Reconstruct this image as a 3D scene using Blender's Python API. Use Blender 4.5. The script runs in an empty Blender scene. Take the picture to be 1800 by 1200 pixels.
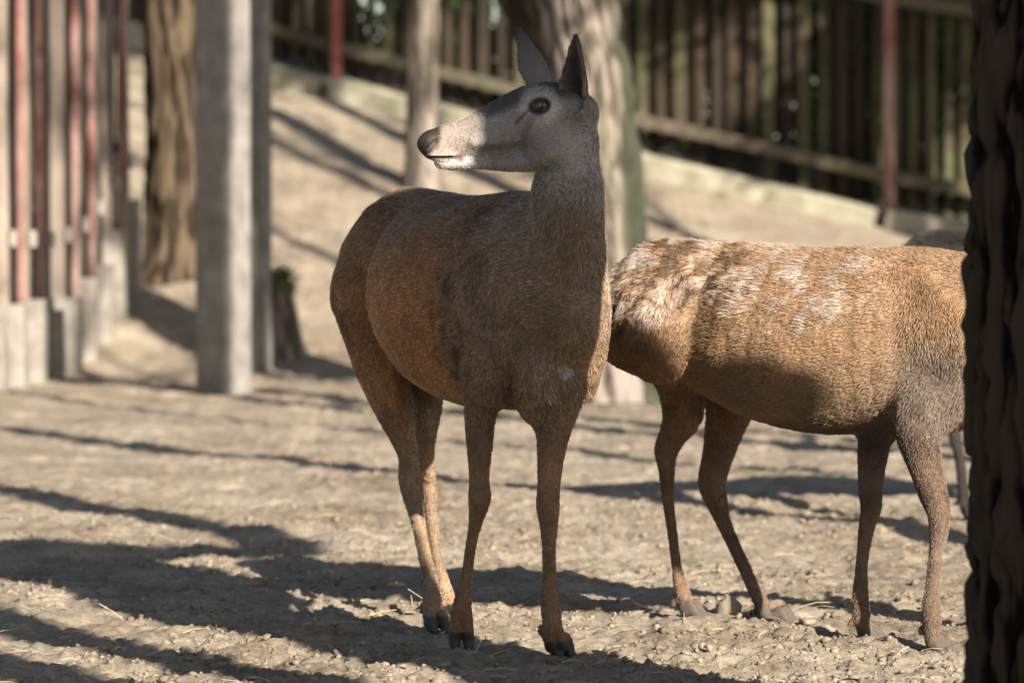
import bpy, math, random
import numpy as np
from mathutils import Vector

# ------------------------------------------------------------------ camera, sky, sun, exposure
scene = bpy.context.scene
COL = scene.collection
FPX = 6750.0                       # focal length in photo pixels (1800 px wide = 36 mm)
CAM_Z = 1.07
HORIZON = 370.0
PITCH = math.atan((600 - HORIZON) / FPX)
cam = bpy.data.cameras.new('camera')
cam.sensor_width = 36.0
cam.lens = FPX / 1800 * 36.0
cam.clip_start = 0.1
cam.clip_end = 3000
cam.dof.use_dof = True
cam.dof.focus_distance = 9.15
cam.dof.aperture_fstop = 4.0
cam_o = bpy.data.objects.new('camera', cam)
cam_o.location = (0, 0, CAM_Z)
cam_o.rotation_euler = (math.pi / 2 - PITCH, 0, 0)
COL.objects.link(cam_o)
scene.camera = cam_o

SUN_AZ = math.radians(32.0)        # behind the camera, to the right
SUN_EL = math.radians(24.0)
SUN = np.array([math.sin(SUN_AZ) * math.cos(SUN_EL), -math.cos(SUN_AZ) * math.cos(SUN_EL), math.sin(SUN_EL)])
world = bpy.data.worlds.new('World')
scene.world = world
world.use_nodes = True
wn = world.node_tree
sky = wn.nodes.new('ShaderNodeTexSky')
sky.sky_type = 'NISHITA'
sky.sun_disc = False
sky.sun_elevation = SUN_EL
sky.sun_rotation = math.pi - SUN_AZ
sky.air_density = 1.0
sky.dust_density = 1.0
sky.ozone_density = 1.0
wn.links.new(sky.outputs[0], wn.nodes['Background'].inputs[0])
wn.nodes['Background'].inputs[1].default_value = 0.05
sun_d = bpy.data.lights.new('sun', 'SUN')
sun_d.energy = 5.0
sun_d.angle = math.radians(0.55)
sun_d.color = (1.0, 0.93, 0.82)
sun_o = bpy.data.objects.new('sun', sun_d)
sun_o.rotation_euler = Vector(SUN).to_track_quat('Z', 'Y').to_euler()
sun_o.location = (6, -8, 12)
COL.objects.link(sun_o)
scene.view_settings.view_transform = 'Standard'
scene.view_settings.look = 'None'
scene.view_settings.gamma = 1.0
scene.view_settings.exposure = 1.42
scene.render.engine = 'CYCLES'
scene.cycles.use_denoising = True
scene.cycles.max_bounces = 6
scene.cycles.diffuse_bounces = 4
scene.cycles.glossy_bounces = 2
scene.cycles.transparent_max_bounces = 4

R = random.Random(7)
rng = np.random.default_rng(11)

# ------------------------------------------------------------------ pixels and noise
cp, sp = math.cos(PITCH), math.sin(PITCH)
def W(px, py, Y):
    """point on the ray of photo pixel (px, py) at distance Y ahead of the camera"""
    a = (px - 900) / FPX; b = (600 - py) / FPX
    d = np.array([a, cp + b * sp, -sp + b * cp])
    return np.array([0, 0, CAM_Z]) + d * (Y / d[1])
def row_Y(py, z=0.0):
    """distance at which a point of height z stands on photo row py"""
    b = (600 - py) / FPX
    return (z - CAM_Z) * (cp + b * sp) / (-sp + b * cp)

def _hash(ix, iy, iz, seed):
    h = (ix.astype(np.int64) * 374761393 + iy.astype(np.int64) * 668265263 + iz.astype(np.int64) * 2147483647 + seed * 1274126177) & 0xFFFFFFFF
    h = ((h ^ (h >> 13)) * 1274126177) & 0xFFFFFFFF
    h = ((h ^ (h >> 16)) * 2246822519) & 0xFFFFFFFF
    return ((h ^ (h >> 15)) & 0xFFFF) / 65535.0
def noise3(x, y, z, seed=0):
    x = np.asarray(x, float); y = np.asarray(y, float) + 0 * x; z = np.asarray(z, float) + 0 * x
    xi, yi, zi = np.floor(x), np.floor(y), np.floor(z)
    u, v, w = x - xi, y - yi, z - zi
    u = u * u * (3 - 2 * u); v = v * v * (3 - 2 * v); w = w * w * (3 - 2 * w)
    r = 0
    for dx in (0, 1):
        for dy in (0, 1):
            for dz in (0, 1):
                k = (u if dx else 1 - u) * (v if dy else 1 - v) * (w if dz else 1 - w)
                r = r + k * _hash(xi + dx, yi + dy, zi + dz, seed)
    return r * 2 - 1
def fbm(x, y, z=0.0, octv=4, seed=0, gain=0.5):
    s, a, f = 0, 1.0, 1.0
    for o in range(octv):
        s = s + a * noise3(np.asarray(x) * f, np.asarray(y) * f, np.asarray(z) * f, seed + o * 17)
        a *= gain; f *= 2.03
    return s
def sstep(a, b, x):
    t = np.clip((np.asarray(x, float) - a) / (b - a), 0, 1)
    return t * t * (3 - 2 * t)

# ------------------------------------------------------------------ object helpers
def tag(o, label=None, cat=None, group=None, kind=None):
    if label: o['label'] = label
    if cat: o['category'] = cat
    if group: o['group'] = group
    if kind: o['kind'] = kind
    return o
def empty(name, loc=(0, 0, 0)):
    o = bpy.data.objects.new(name, None)
    o.location = loc; o.empty_display_size = 0.2
    COL.objects.link(o); return o
def link(name, me, mat=None, parent=None):
    if mat is not None and not me.materials: me.materials.append(mat)
    o = bpy.data.objects.new(name, me); COL.objects.link(o)
    if parent is not None:
        o.parent = parent
        o.matrix_parent_inverse = parent.matrix_basis.inverted()
    return o
def mesh(name, v, f, smooth=False):
    me = bpy.data.meshes.new(name)
    v = np.asarray(v, np.float32); 
    if isinstance(f, np.ndarray):
        n, k = f.shape
        me.vertices.add(len(v)); me.vertices.foreach_set('co', v.ravel())
        me.loops.add(n * k); me.loops.foreach_set('vertex_index', f.astype(np.int32).ravel())
        me.polygons.add(n); me.polygons.foreach_set('loop_start', np.arange(0, n * k, k, dtype=np.int32))
        me.update(calc_edges=True)
    else:
        me.from_pydata(v.tolist(), [], f)
    if smooth:
        me.polygons.foreach_set('use_smooth', np.ones(len(me.polygons), bool))
    me.validate()
    return me
def color_attr(me, name, col):
    a = me.attributes.new(name, 'FLOAT_COLOR', 'POINT')
    c = np.ones((len(col), 4), np.float32); c[:, :3] = col
    a.data.foreach_set('color', c.ravel())
def beam(name, p0, p1, w, d, mat, parent=None, up=(0, 0, 1), wob=0.0, seed=0, bev=0.12, cuts=1):
    """a squared, slightly irregular timber/stone between two points; w across, d deep, edges chamfered"""
    p0 = np.array(p0, float); p1 = np.array(p1, float)
    ax = p1 - p0; L = np.linalg.norm(ax); ax /= L
    s = np.cross(ax, np.array(up, float))
    s /= np.linalg.norm(s); n = np.cross(s, ax)
    rr = random.Random(seed * 31 + 5)
    b = min(w, d) * bev
    prof = [(-w/2+b, -d/2), (w/2-b, -d/2), (w/2, -d/2+b), (w/2, d/2-b), (w/2-b, d/2), (-w/2+b, d/2), (-w/2, d/2-b), (-w/2, -d/2+b)]
    V, F = [], []
    for i in range(cuts + 2):
        t = i / (cuts + 1)
        c = p0 + ax * L * t + s * rr.uniform(-wob, wob) + n * rr.uniform(-wob, wob)
        k = 1 + rr.uniform(-wob, wob) * 4
        for (a, e) in prof: V.append(c + s * a * k + n * e * k)
    for i in range(cuts + 1):
        for j in range(8):
            F.append((i*8+j, i*8+(j+1) % 8, (i+1)*8+(j+1) % 8, (i+1)*8+j))
    F.append(tuple(range(7, -1, -1))); F.append(tuple(range((cuts+1)*8, (cuts+2)*8)))
    return link(name, mesh(name, V, F), mat, parent)

# ------------------------------------------------------------------ materials
def new_mat(name):
    m = bpy.data.materials.new(name); m.use_nodes = True
    nt = m.node_tree; b = nt.nodes['Principled BSDF']
    return m, nt, b
def ramp(nt, stops):
    r = nt.nodes.new('ShaderNodeValToRGB'); e = r.color_ramp.elements
    while len(e) < len(stops): e.new(0.5)
    for k, (p, c) in enumerate(stops):
        e[k].position = p; e[k].color = (*c, 1)
    return r
def noise_node(nt, scale, detail=5, rough=0.6, stretch=(1, 1, 1), coord='Object', dist=0.0):
    tc = nt.nodes.new('ShaderNodeTexCoord'); mp = nt.nodes.new('ShaderNodeMapping')
    mp.inputs['Scale'].default_value = stretch
    n = nt.nodes.new('ShaderNodeTexNoise')
    n.inputs['Scale'].default_value = scale; n.inputs['Detail'].default_value = detail; n.inputs['Roughness'].default_value = rough
    n.inputs['Distortion'].default_value = dist
    nt.links.new(tc.outputs[coord], mp.inputs[0]); nt.links.new(mp.outputs[0], n.inputs['Vector'])
    return n
def mix(nt, fac, a, b, mode='MIX'):
    m = nt.nodes.new('ShaderNodeMix'); m.data_type = 'RGBA'; m.blend_type = mode
    for sock, val in ((m.inputs[0], fac), (m.inputs[6], a), (m.inputs[7], b)):
        if hasattr(val, 'links') or hasattr(val, 'is_output'): nt.links.new(val, sock)
        elif isinstance(val, (int, float)): sock.default_value = val
        else: sock.default_value = (*val, 1)
    return m.outputs[2]
def bump(nt, b, h, strength, dist):
    n = nt.nodes.new('ShaderNodeBump'); n.inputs['Strength'].default_value = strength; n.inputs['Distance'].default_value = dist
    nt.links.new(h, n.inputs['Height']); nt.links.new(n.outputs[0], b.inputs['Normal'])

def mat_soil(name='soil'):
    m, nt, b = new_mat(name)
    n1 = noise_node(nt, 1.3, 6, 0.65); n2 = noise_node(nt, 48, 8, 0.78); n3 = noise_node(nt, 7, 5, 0.6)
    c1 = ramp(nt, [(0.30, (0.245, 0.190, 0.135)), (0.5, (0.365, 0.298, 0.220)), (0.72, (0.46, 0.39, 0.30))])
    nt.links.new(n1.outputs[0], c1.inputs[0])
    c2 = ramp(nt, [(0.32, (0.50, 0.47, 0.43)), (0.50, (1, 1, 1)), (0.75, (1.28, 1.27, 1.25))])
    nt.links.new(n2.outputs[0], c2.inputs[0])
    c3 = ramp(nt, [(0.34, (0.72, 0.69, 0.66)), (0.55, (1, 1, 1)), (0.8, (1.08, 1.08, 1.08))])
    nt.links.new(n3.outputs[0], c3.inputs[0])
    o = mix(nt, 1.0, mix(nt, 1.0, c1.outputs[0], c3.outputs[0], 'MULTIPLY'), c2.outputs[0], 'MULTIPLY')
    nt.links.new(o, b.inputs['Base Color'])
    b.inputs['Roughness'].default_value = 0.95; b.inputs['Specular IOR Level'].default_value = 0.15
    nb = noise_node(nt, 95, 9, 0.82)
    bump(nt, b, nb.outputs[0], 0.8, 0.015)
    return m
def mat_wood(name, base, dark, green=None, gfac=0.0, rough=0.85, scale=9):
    m, nt, b = new_mat(name)
    n1 = noise_node(nt, scale, 6, 0.65, (1, 1, 0.12)); n2 = noise_node(nt, 1.6, 4, 0.6)
    c1 = ramp(nt, [(0.3, dark), (0.62, base)]); nt.links.new(n1.outputs[0], c1.inputs[0])
    out = c1.outputs[0]
    oi = nt.nodes.new('ShaderNodeObjectInfo')
    v = ramp(nt, [(0.0, (0.55, 0.55, 0.55)), (1.0, (1.25, 1.22, 1.15))]); nt.links.new(oi.outputs['Random'], v.inputs[0])
    out = mix(nt, 1.0, out, v.outputs[0], 'MULTIPLY')
    if green:
        g = ramp(nt, [(0.42, (0, 0, 0)), (0.62, (gfac, gfac, gfac))]); nt.links.new(n2.outputs[0], g.inputs[0])
        out = mix(nt, g.outputs[0], out, green)
    nt.links.new(out, b.inputs['Base Color']); b.inputs['Roughness'].default_value = rough
    b.inputs['Specular IOR Level'].default_value = 0.2
    bump(nt, b, n1.outputs[0], 0.5, 0.01)
    return m
def mat_plain(name, c0, c1, scale=14, rough=0.9, stretch=(1, 1, 1), bs=0.4, bd=0.01, spec=0.2, pos=(0.35, 0.68)):
    m, nt, b = new_mat(name)
    n = noise_node(nt, scale, 6, 0.65, stretch); c = ramp(nt, [(pos[0], c0), (pos[1], c1)])
    nt.links.new(n.outputs[0], c.inputs[0]); nt.links.new(c.outputs[0], b.inputs['Base Color'])
    b.inputs['Roughness'].default_value = rough; b.inputs['Specular IOR Level'].default_value = spec
    if bs: bump(nt, b, n.outputs[0], bs, bd)
    return m
def mat_bark(name, deep, mid, high, moss=None, mfac=0.0, stretch=0.16, scale=16):
    m, nt, b = new_mat(name)
    a = nt.nodes.new('ShaderNodeAttribute'); a.attribute_name = 'relief'
    n1 = noise_node(nt, scale, 7, 0.7, (1, 1, stretch)); n2 = noise_node(nt, 2.2, 4, 0.6, (1, 1, 0.5))
    ad = nt.nodes.new('ShaderNodeMath'); ad.operation = 'MULTIPLY_ADD'
    nt.links.new(n1.outputs[0], ad.inputs[0]); ad.inputs[1].default_value = 0.6
    nt.links.new(a.outputs['Fac'], ad.inputs[2])
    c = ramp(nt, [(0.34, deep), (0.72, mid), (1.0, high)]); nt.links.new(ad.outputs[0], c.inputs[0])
    out = c.outputs[0]
    if moss:
        g = ramp(nt, [(0.45, (0, 0, 0)), (0.66, (mfac, mfac, mfac))]); nt.links.new(n2.outputs[0], g.inputs[0])
        out = mix(nt, g.outputs[0], out, moss)
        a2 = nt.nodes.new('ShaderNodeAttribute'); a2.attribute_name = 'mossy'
        out = mix(nt, a2.outputs['Fac'], out, (0.028, 0.034, 0.020))  # dark green tint down one side of the trunk
    nt.links.new(out, b.inputs['Base Color']); b.inputs['Roughness'].default_value = 0.95
    b.inputs['Specular IOR Level'].default_value = 0.12
    bump(nt, b, n1.outputs[0], 0.8, 0.02)
    return m
def mat_coat(name, hair=False):
    m, nt, b = new_mat(name)
    a = nt.nodes.new('ShaderNodeAttribute'); a.attribute_name = 'coat'
    out = a.outputs['Color']
    if not hair:
        n = noise_node(nt, 300, 3, 0.6)
        c = ramp(nt, [(0.3, (0.7, 0.7, 0.7)), (0.7, (1.1, 1.1, 1.1))]); nt.links.new(n.outputs[0], c.inputs[0])
        out = mix(nt, 1.0, out, c.outputs[0], 'MULTIPLY')
    if hair:
        hi_ = nt.nodes.new('ShaderNodeHairInfo'); hr_ = ramp(nt, [(0.0, (0.62, 0.60, 0.58)), (0.6, (1.0, 1.0, 1.0)), (1.0, (1.35, 1.33, 1.30))])
        nt.links.new(hi_.outputs['Intercept'], hr_.inputs[0]); out = mix(nt, 1.0, out, hr_.outputs[0], 'MULTIPLY')
    nt.links.new(out, b.inputs['Base Color'])
    if hair:
        b.inputs['Roughness'].default_value = 0.45; b.inputs['Specular IOR Level'].default_value = 0.4
    else:
        nb = noise_node(nt, 420, 4, 0.7); bump(nt, b, nb.outputs[0], 0.55, 0.003)
        g = nt.nodes.new('ShaderNodeAttribute'); g.attribute_name = 'gloss'
        r = nt.nodes.new('ShaderNodeMapRange'); r.inputs[3].default_value = 0.85; r.inputs[4].default_value = 0.32
        nt.links.new(g.outputs['Fac'], r.inputs[0]); nt.links.new(r.outputs[0], b.inputs['Roughness'])
        b.inputs['Specular IOR Level'].default_value = 0.3
    return m

M_SOIL = mat_soil()
M_CLOD = mat_soil('clod_soil')
M_STONE = mat_plain('stone', (0.22, 0.195, 0.165), (0.40, 0.36, 0.31), 60)
M_STRAW = mat_plain('straw', (0.34, 0.27, 0.16), (0.50, 0.42, 0.27), 60, bs=0)
M_CONC = mat_plain('concrete', (0.15, 0.14, 0.126), (0.26, 0.243, 0.222), 7, 0.9)
M_CONC_OLD = mat_plain('pale_concrete', (0.19, 0.17, 0.145), (0.30, 0.272, 0.236), 6, 0.9)
M_BEAM = mat_plain('mossy_concrete', (0.22, 0.205, 0.14), (0.37, 0.34, 0.255), 5, 0.95)
M_RED = mat_plain('red_paint', (0.22, 0.060, 0.045), (0.33, 0.12, 0.09), 9, 0.6)
M_RED_WORN = mat_plain('worn_red_paint', (0.20, 0.075, 0.062), (0.30, 0.205, 0.175), 2.6, 0.7, (1, 1, 0.5), pos=(0.4, 0.6))
M_PLANK_G = mat_wood('mossy_plank', (0.082, 0.064, 0.044), (0.028, 0.022, 0.015), (0.078, 0.088, 0.038), 0.75)
M_PLANK_B = mat_wood('brown_plank', (0.042, 0.028, 0.019), (0.015, 0.011, 0.008), (0.03, 0.03, 0.017), 0.3)
M_RAIL = mat_wood('weathered_rail', (0.11, 0.088, 0.068), (0.055, 0.044, 0.034), (0.085, 0.09, 0.045), 0.4)
M_PALE = mat_wood('pale_plank', (0.27, 0.22, 0.185), (0.13, 0.105, 0.09))
M_GAP_SHADE = mat_wood('gap_shade_plank', (0.011, 0.010, 0.009), (0.005, 0.0045, 0.004))  # near-black colour stands in for the shade in the fence gaps
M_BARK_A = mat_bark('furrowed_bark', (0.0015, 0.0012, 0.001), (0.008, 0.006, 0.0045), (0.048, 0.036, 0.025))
M_BARK_B = mat_bark('grey_bark', (0.045, 0.036, 0.028), (0.12, 0.096, 0.078), (0.235, 0.195, 0.165), (0.11, 0.115, 0.05), 0.25)
M_BARK_C = mat_bark('brown_bark', (0.012, 0.008, 0.005), (0.038, 0.026, 0.017), (0.10, 0.071, 0.046), (0.05, 0.045, 0.022), 0.2)
M_MOSS = mat_plain('moss', (0.05, 0.075, 0.02), (0.13, 0.17, 0.05), 60, 1.0)
M_LEAF = mat_plain('leaf', (0.022, 0.045, 0.014), (0.06, 0.10, 0.03), 8, 0.6, bs=0)
M_COAT = mat_coat('coat_skin'); M_FUR = mat_coat('coat_fur', True)
def mat_eye():
    m, nt, b = new_mat('eye')
    b.inputs['Base Color'].default_value = (0.018, 0.010, 0.006, 1); b.inputs['Roughness'].default_value = 0.06
    b.inputs['Specular IOR Level'].default_value = 0.35; b.inputs['Coat Weight'].default_value = 0.6
    b.inputs['Coat Roughness'].default_value = 0.03
    return m
M_EYE = mat_eye()

# ------------------------------------------------------------------ terrain
FEET = []      # (x, y, z, radius): where hooves tread the soil slightly up or down
def ramp_len(Y):
    t = np.maximum(Y - 24.2, 0)
    r = np.where(t < 2.6, t * t / 5.2, t - 1.3)
    return r
def terrain_base(x, y):
    x = np.asarray(x, float); y = np.asarray(y, float)
    slope = np.clip(0.189 - 0.0194 * np.clip(x, -9, 9), 0.03, 0.37)
    yy = np.minimum(y, 38.0) + np.clip(y - 38.0, 0, 400) * 0.10
    z = slope * ramp_len(yy)
    z = z + 0.05 * fbm(x * 0.35, y * 0.35, 0, 2, 3) * sstep(13, 22, y)
    return z
def terrain(x, y):
    z = terrain_base(x, y)
    for (fx, fy, fz, fr) in FEET:
        z = z + fz * np.exp(-((x - fx) ** 2 + (y - fy) ** 2) / (fr * fr))
    return z

# ------------------------------------------------------------------ smooth solid modelling for the animals
def unit(v):
    v = np.asarray(v, float); return v / np.linalg.norm(v)
def catmull(P, sub):
    P = np.asarray(P, float); n = len(P)
    if n < 3 or sub <= 1: return P
    E = np.vstack([2 * P[0] - P[1], P, 2 * P[-1] - P[-2]]); out = []
    for i in range(n - 1):
        p0, p1, p2, p3 = E[i:i+4]
        for j in range(sub):
            t = j / sub
            out.append(0.5 * ((2*p1) + (-p0+p2)*t + (2*p0-5*p1+4*p2-p3)*t*t + (-p0+3*p1-3*p2+p3)*t**3))
    out.append(P[-1]); return np.array(out)
class Tube:
    """a limb-like solid: stations (x, y, z, half width a across 'lat', half depth b)"""
    def __init__(s, st, lat, k=0.03, op=1, sub=3, flow=1.0, fw=1.0):
        st = catmull(np.asarray(st, float), sub)
        st[:, 3:] = np.maximum(st[:, 3:], 0.002)
        s.st, s.lat, s.k, s.op, s.flow, s.fw = st, unit(lat), k, op, flow, fw
    def seg(s, i, q):
        A, B = s.st[i], s.st[min(i + 1, len(s.st) - 1)]
        d = B[:3] - A[:3]; L = np.linalg.norm(d)
        if L < 1e-6: d = np.cross(s.lat, [0.3, 0.5, 0.8]); L = 1.0; B = A; ax = unit(d); t = np.zeros(len(q))
        else:
            ax = d / L; t = np.clip(((q - A[:3]) @ ax) / L, 0, 1)
        lat = s.lat - ax * (s.lat @ ax); lat = unit(lat); nn = np.cross(ax, lat)
        r = q - A[:3] - (t * (0 if B is A else L))[:, None] * ax
        a = A[3] + (B[3] - A[3]) * t; b = A[4] + (B[4] - A[4]) * t
        m = np.minimum(a, b)
        u, v, w = r @ lat, r @ nn, r @ ax
        k0 = np.sqrt((u/a)**2 + (v/b)**2 + (w/m)**2); k1 = np.sqrt((u/a**2)**2 + (v/b**2)**2 + (w/m**2)**2) + 1e-9
        return k0 * (k0 - 1) / k1, ax
    def nseg(s): return max(len(s.st) - 1, 1)
    def box(s, i, m):
        S = s.st[i:i+2]; r = S[:, 3:].max() + m
        return S[:, :3].min(0) - r, S[:, :3].max(0) + r
    def at(s, q):
        d = np.full(len(q), 1.0); f = np.zeros((len(q), 3))
        for i in range(s.nseg()):
            di, ax = s.seg(i, q); c = di < d
            d[c] = di[c]; f[c] = ax * s.flow
        return d, f
def blob(c, ax, lat, ra, rb, rc, k=0.02, op=1, flow=1.0, fw=1.0):
    """an ellipsoid as a short tube: half length ra along ax, rb along lat, rc across both"""
    c = np.asarray(c, float); ax = unit(ax); m = min(rb, rc); h = max(ra - m, 1e-3)
    T = [[*(c - ax * h), rb * 0.72, rc * 0.72], [*c, rb, rc], [*(c + ax * h), rb * 0.72, rc * 0.72]]
    return Tube(T, lat, k, op, 3, flow, fw)
def smin(a, b, k):
    h = np.maximum(k - np.abs(a - b), 0) / k
    return np.minimum(a, b) - h * h * k * 0.25
def polygonise(prims, X, Y, Z):
    nx, ny, nz = len(X), len(Y), len(Z)
    D = np.full((nx, ny, nz), 0.4, np.float32)
    for p in prims:
        m = p.k + 0.035
        lo = np.min([p.box(i, m)[0] for i in range(p.nseg())], 0); hi = np.max([p.box(i, m)[1] for i in range(p.nseg())], 0)
        def sl(C, a, b): return int(np.searchsorted(C, a)), int(np.searchsorted(C, b, 'right'))
        x0, x1 = sl(X, lo[0], hi[0]); y0, y1 = sl(Y, lo[1], hi[1]); z0, z1 = sl(Z, lo[2], hi[2])
        if min(x1 - x0, y1 - y0, z1 - z0) <= 0: continue
        T = np.full((x1 - x0, y1 - y0, z1 - z0), 0.4, np.float32)
        for i in range(p.nseg()):
            a, b = p.box(i, m)
            i0, i1 = sl(X[x0:x1], a[0], b[0]); j0, j1 = sl(Y[y0:y1], a[1], b[1]); k0, k1 = sl(Z[z0:z1], a[2], b[2])
            if min(i1 - i0, j1 - j0, k1 - k0) <= 0: continue
            g = np.meshgrid(X[x0:x1][i0:i1], Y[y0:y1][j0:j1], Z[z0:z1][k0:k1], indexing='ij')
            q = np.stack([c.ravel() for c in g], 1)
            d = p.seg(i, q)[0].reshape(g[0].shape)
            V = T[i0:i1, j0:j1, k0:k1]; np.minimum(V, d, out=V)
        S = D[x0:x1, y0:y1, z0:z1]
        if p.op > 0: S[...] = smin(S, T, p.k)
        else: S[...] = -smin(-S, T, p.k)
    ins = D < 0
    c = np.zeros((nx-1, ny-1, nz-1), np.int8)
    for dx in (0, 1):
        for dy in (0, 1):
            for dz in (0, 1):
                c += ins[dx:nx-1+dx, dy:ny-1+dy, dz:nz-1+dz]
    act = np.argwhere((c > 0) & (c < 8))
    idx = np.full((nx-1, ny-1, nz-1), -1, np.int32); idx[act[:, 0], act[:, 1], act[:, 2]] = np.arange(len(act))
    acc = np.zeros((len(act), 3)); cnt = np.zeros(len(act))
    corner = [(i, j, k) for i in (0, 1) for j in (0, 1) for k in (0, 1)]
    def val(o): return D[act[:, 0]+o[0], act[:, 1]+o[1], act[:, 2]+o[2]].astype(float)
    def pos(o): return np.stack([X[act[:, 0]+o[0]], Y[act[:, 1]+o[1]], Z[act[:, 2]+o[2]]], 1)
    for a in corner:
        for ax in range(3):
            if a[ax]: continue
            b = list(a); b[ax] = 1
            va, vb = val(a), val(b); m = (va < 0) != (vb < 0)
            t = np.where(m, va / np.where(m, va - vb, 1), 0)
            pa, pb = pos(a), pos(b)
            acc += np.where(m[:, None], pa + (pb - pa) * t[:, None], 0); cnt += m
    V = acc / cnt[:, None]
    F = []
    for ax in range(3):
        u, v = (ax + 1) % 3, (ax + 2) % 3
        s0 = [slice(None)] * 3; s1 = [slice(None)] * 3
        s0[ax] = slice(0, -1); s1[ax] = slice(1, None)
        for t in (u, v): s0[t] = slice(1, -1); s1[t] = slice(1, -1)
        A, B = ins[tuple(s0)], ins[tuple(s1)]
        for flip, msk in ((0, A & ~B), (1, ~A & B)):
            e = np.argwhere(msk)
            if not len(e): continue
            e[:, u] += 1; e[:, v] += 1
            q = []
            for (du, dv) in ((-1, -1), (0, -1), (0, 0), (-1, 0)):
                g = e.copy(); g[:, u] += du; g[:, v] += dv
                q.append(idx[g[:, 0], g[:, 1], g[:, 2]])
            q = np.stack(q, 1)
            F.append(q[:, ::-1] if flip else q)
    F = np.vstack(F)
    # keep the largest pieces only: drop isolated specks
    return V, F
def relax(V, F, it, lam=0.5):
    n = len(V)
    e = np.vstack([F[:, [0, 1]], F[:, [1, 2]], F[:, [2, 3]], F[:, [3, 0]]])
    for k in range(it):
        for s in (lam, -lam * 1.04):
            acc = np.zeros_like(V); cnt = np.zeros(n)
            for c in range(3):
                acc[:, c] = np.bincount(e[:, 0], V[e[:, 1], c], n) + np.bincount(e[:, 1], V[e[:, 0], c], n)
            cnt = np.bincount(e[:, 0], minlength=n) + np.bincount(e[:, 1], minlength=n)
            V = V + s * (acc / np.maximum(cnt, 1)[:, None] - V)
    return V
def vnormals(V, F):
    a, b, c, d = (V[F[:, i]] for i in range(4))
    n = np.cross(c - a, d - b)
    N = np.zeros_like(V)
    for i in range(4):
        for k in range(3): N[:, k] += np.bincount(F[:, i], n[:, k], len(V))
    return N / (np.linalg.norm(N, axis=1)[:, None] + 1e-12)

# ------------------------------------------------------------------ deer
def leg(rows, lat, s=1.0, k=0.034, deep=1.12):
    """rows of (photo x, photo y, half width in px, distance) -> limb stations"""
    st = []
    for (px, py, hw, Yd) in rows:
        r = (hw - 2.6) / FPX * Yd * s
        st.append([*W(px, py, Yd), r, r * deep])
    return Tube(st, lat, k)
def foot(ankle, ground, fwd, lat, s=1.0):
    """cloven hoof: pastern, two toes, two dew claws"""
    P = []
    ankle, ground = np.asarray(ankle, float), np.asarray(ground, float)
    z0 = ground[2] - 0.006
    for sd in (-1, 1):
        o = lat * sd * 0.0165 * s
        st = [[*(ankle + o * 0.5 - [0, 0, 0.012]), 0.0150*s, 0.018*s],
              [*(ankle * 0.45 + ground * 0.55 + o * 0.9 + fwd * 0.006 - [0, 0, 0.012]), 0.0155*s, 0.019*s],
              [*(ground + o + fwd * 0.010 + [0, 0, 0.036*s]), 0.0150*s, 0.0185*s],
              [*(ground + o * 1.05 + fwd * 0.026 + [0, 0, 0.014*s]), 0.0150*s, 0.0165*s],
              [*(ground + o * 0.9 + fwd * 0.046 + [0, 0, 0.004*s]), 0.0100*s, 0.0085*s]]
        P.append(Tube(st, lat, 0.006, sub=3))
        dc = ankle - fwd * 0.026 * s + lat * sd * 0.017 * s - np.array([0, 0, 0.022])
        P.append(blob(dc, [0, 0, 1], lat, 0.017*s, 0.0085*s, 0.0085*s, 0.008))
    return P
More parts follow.
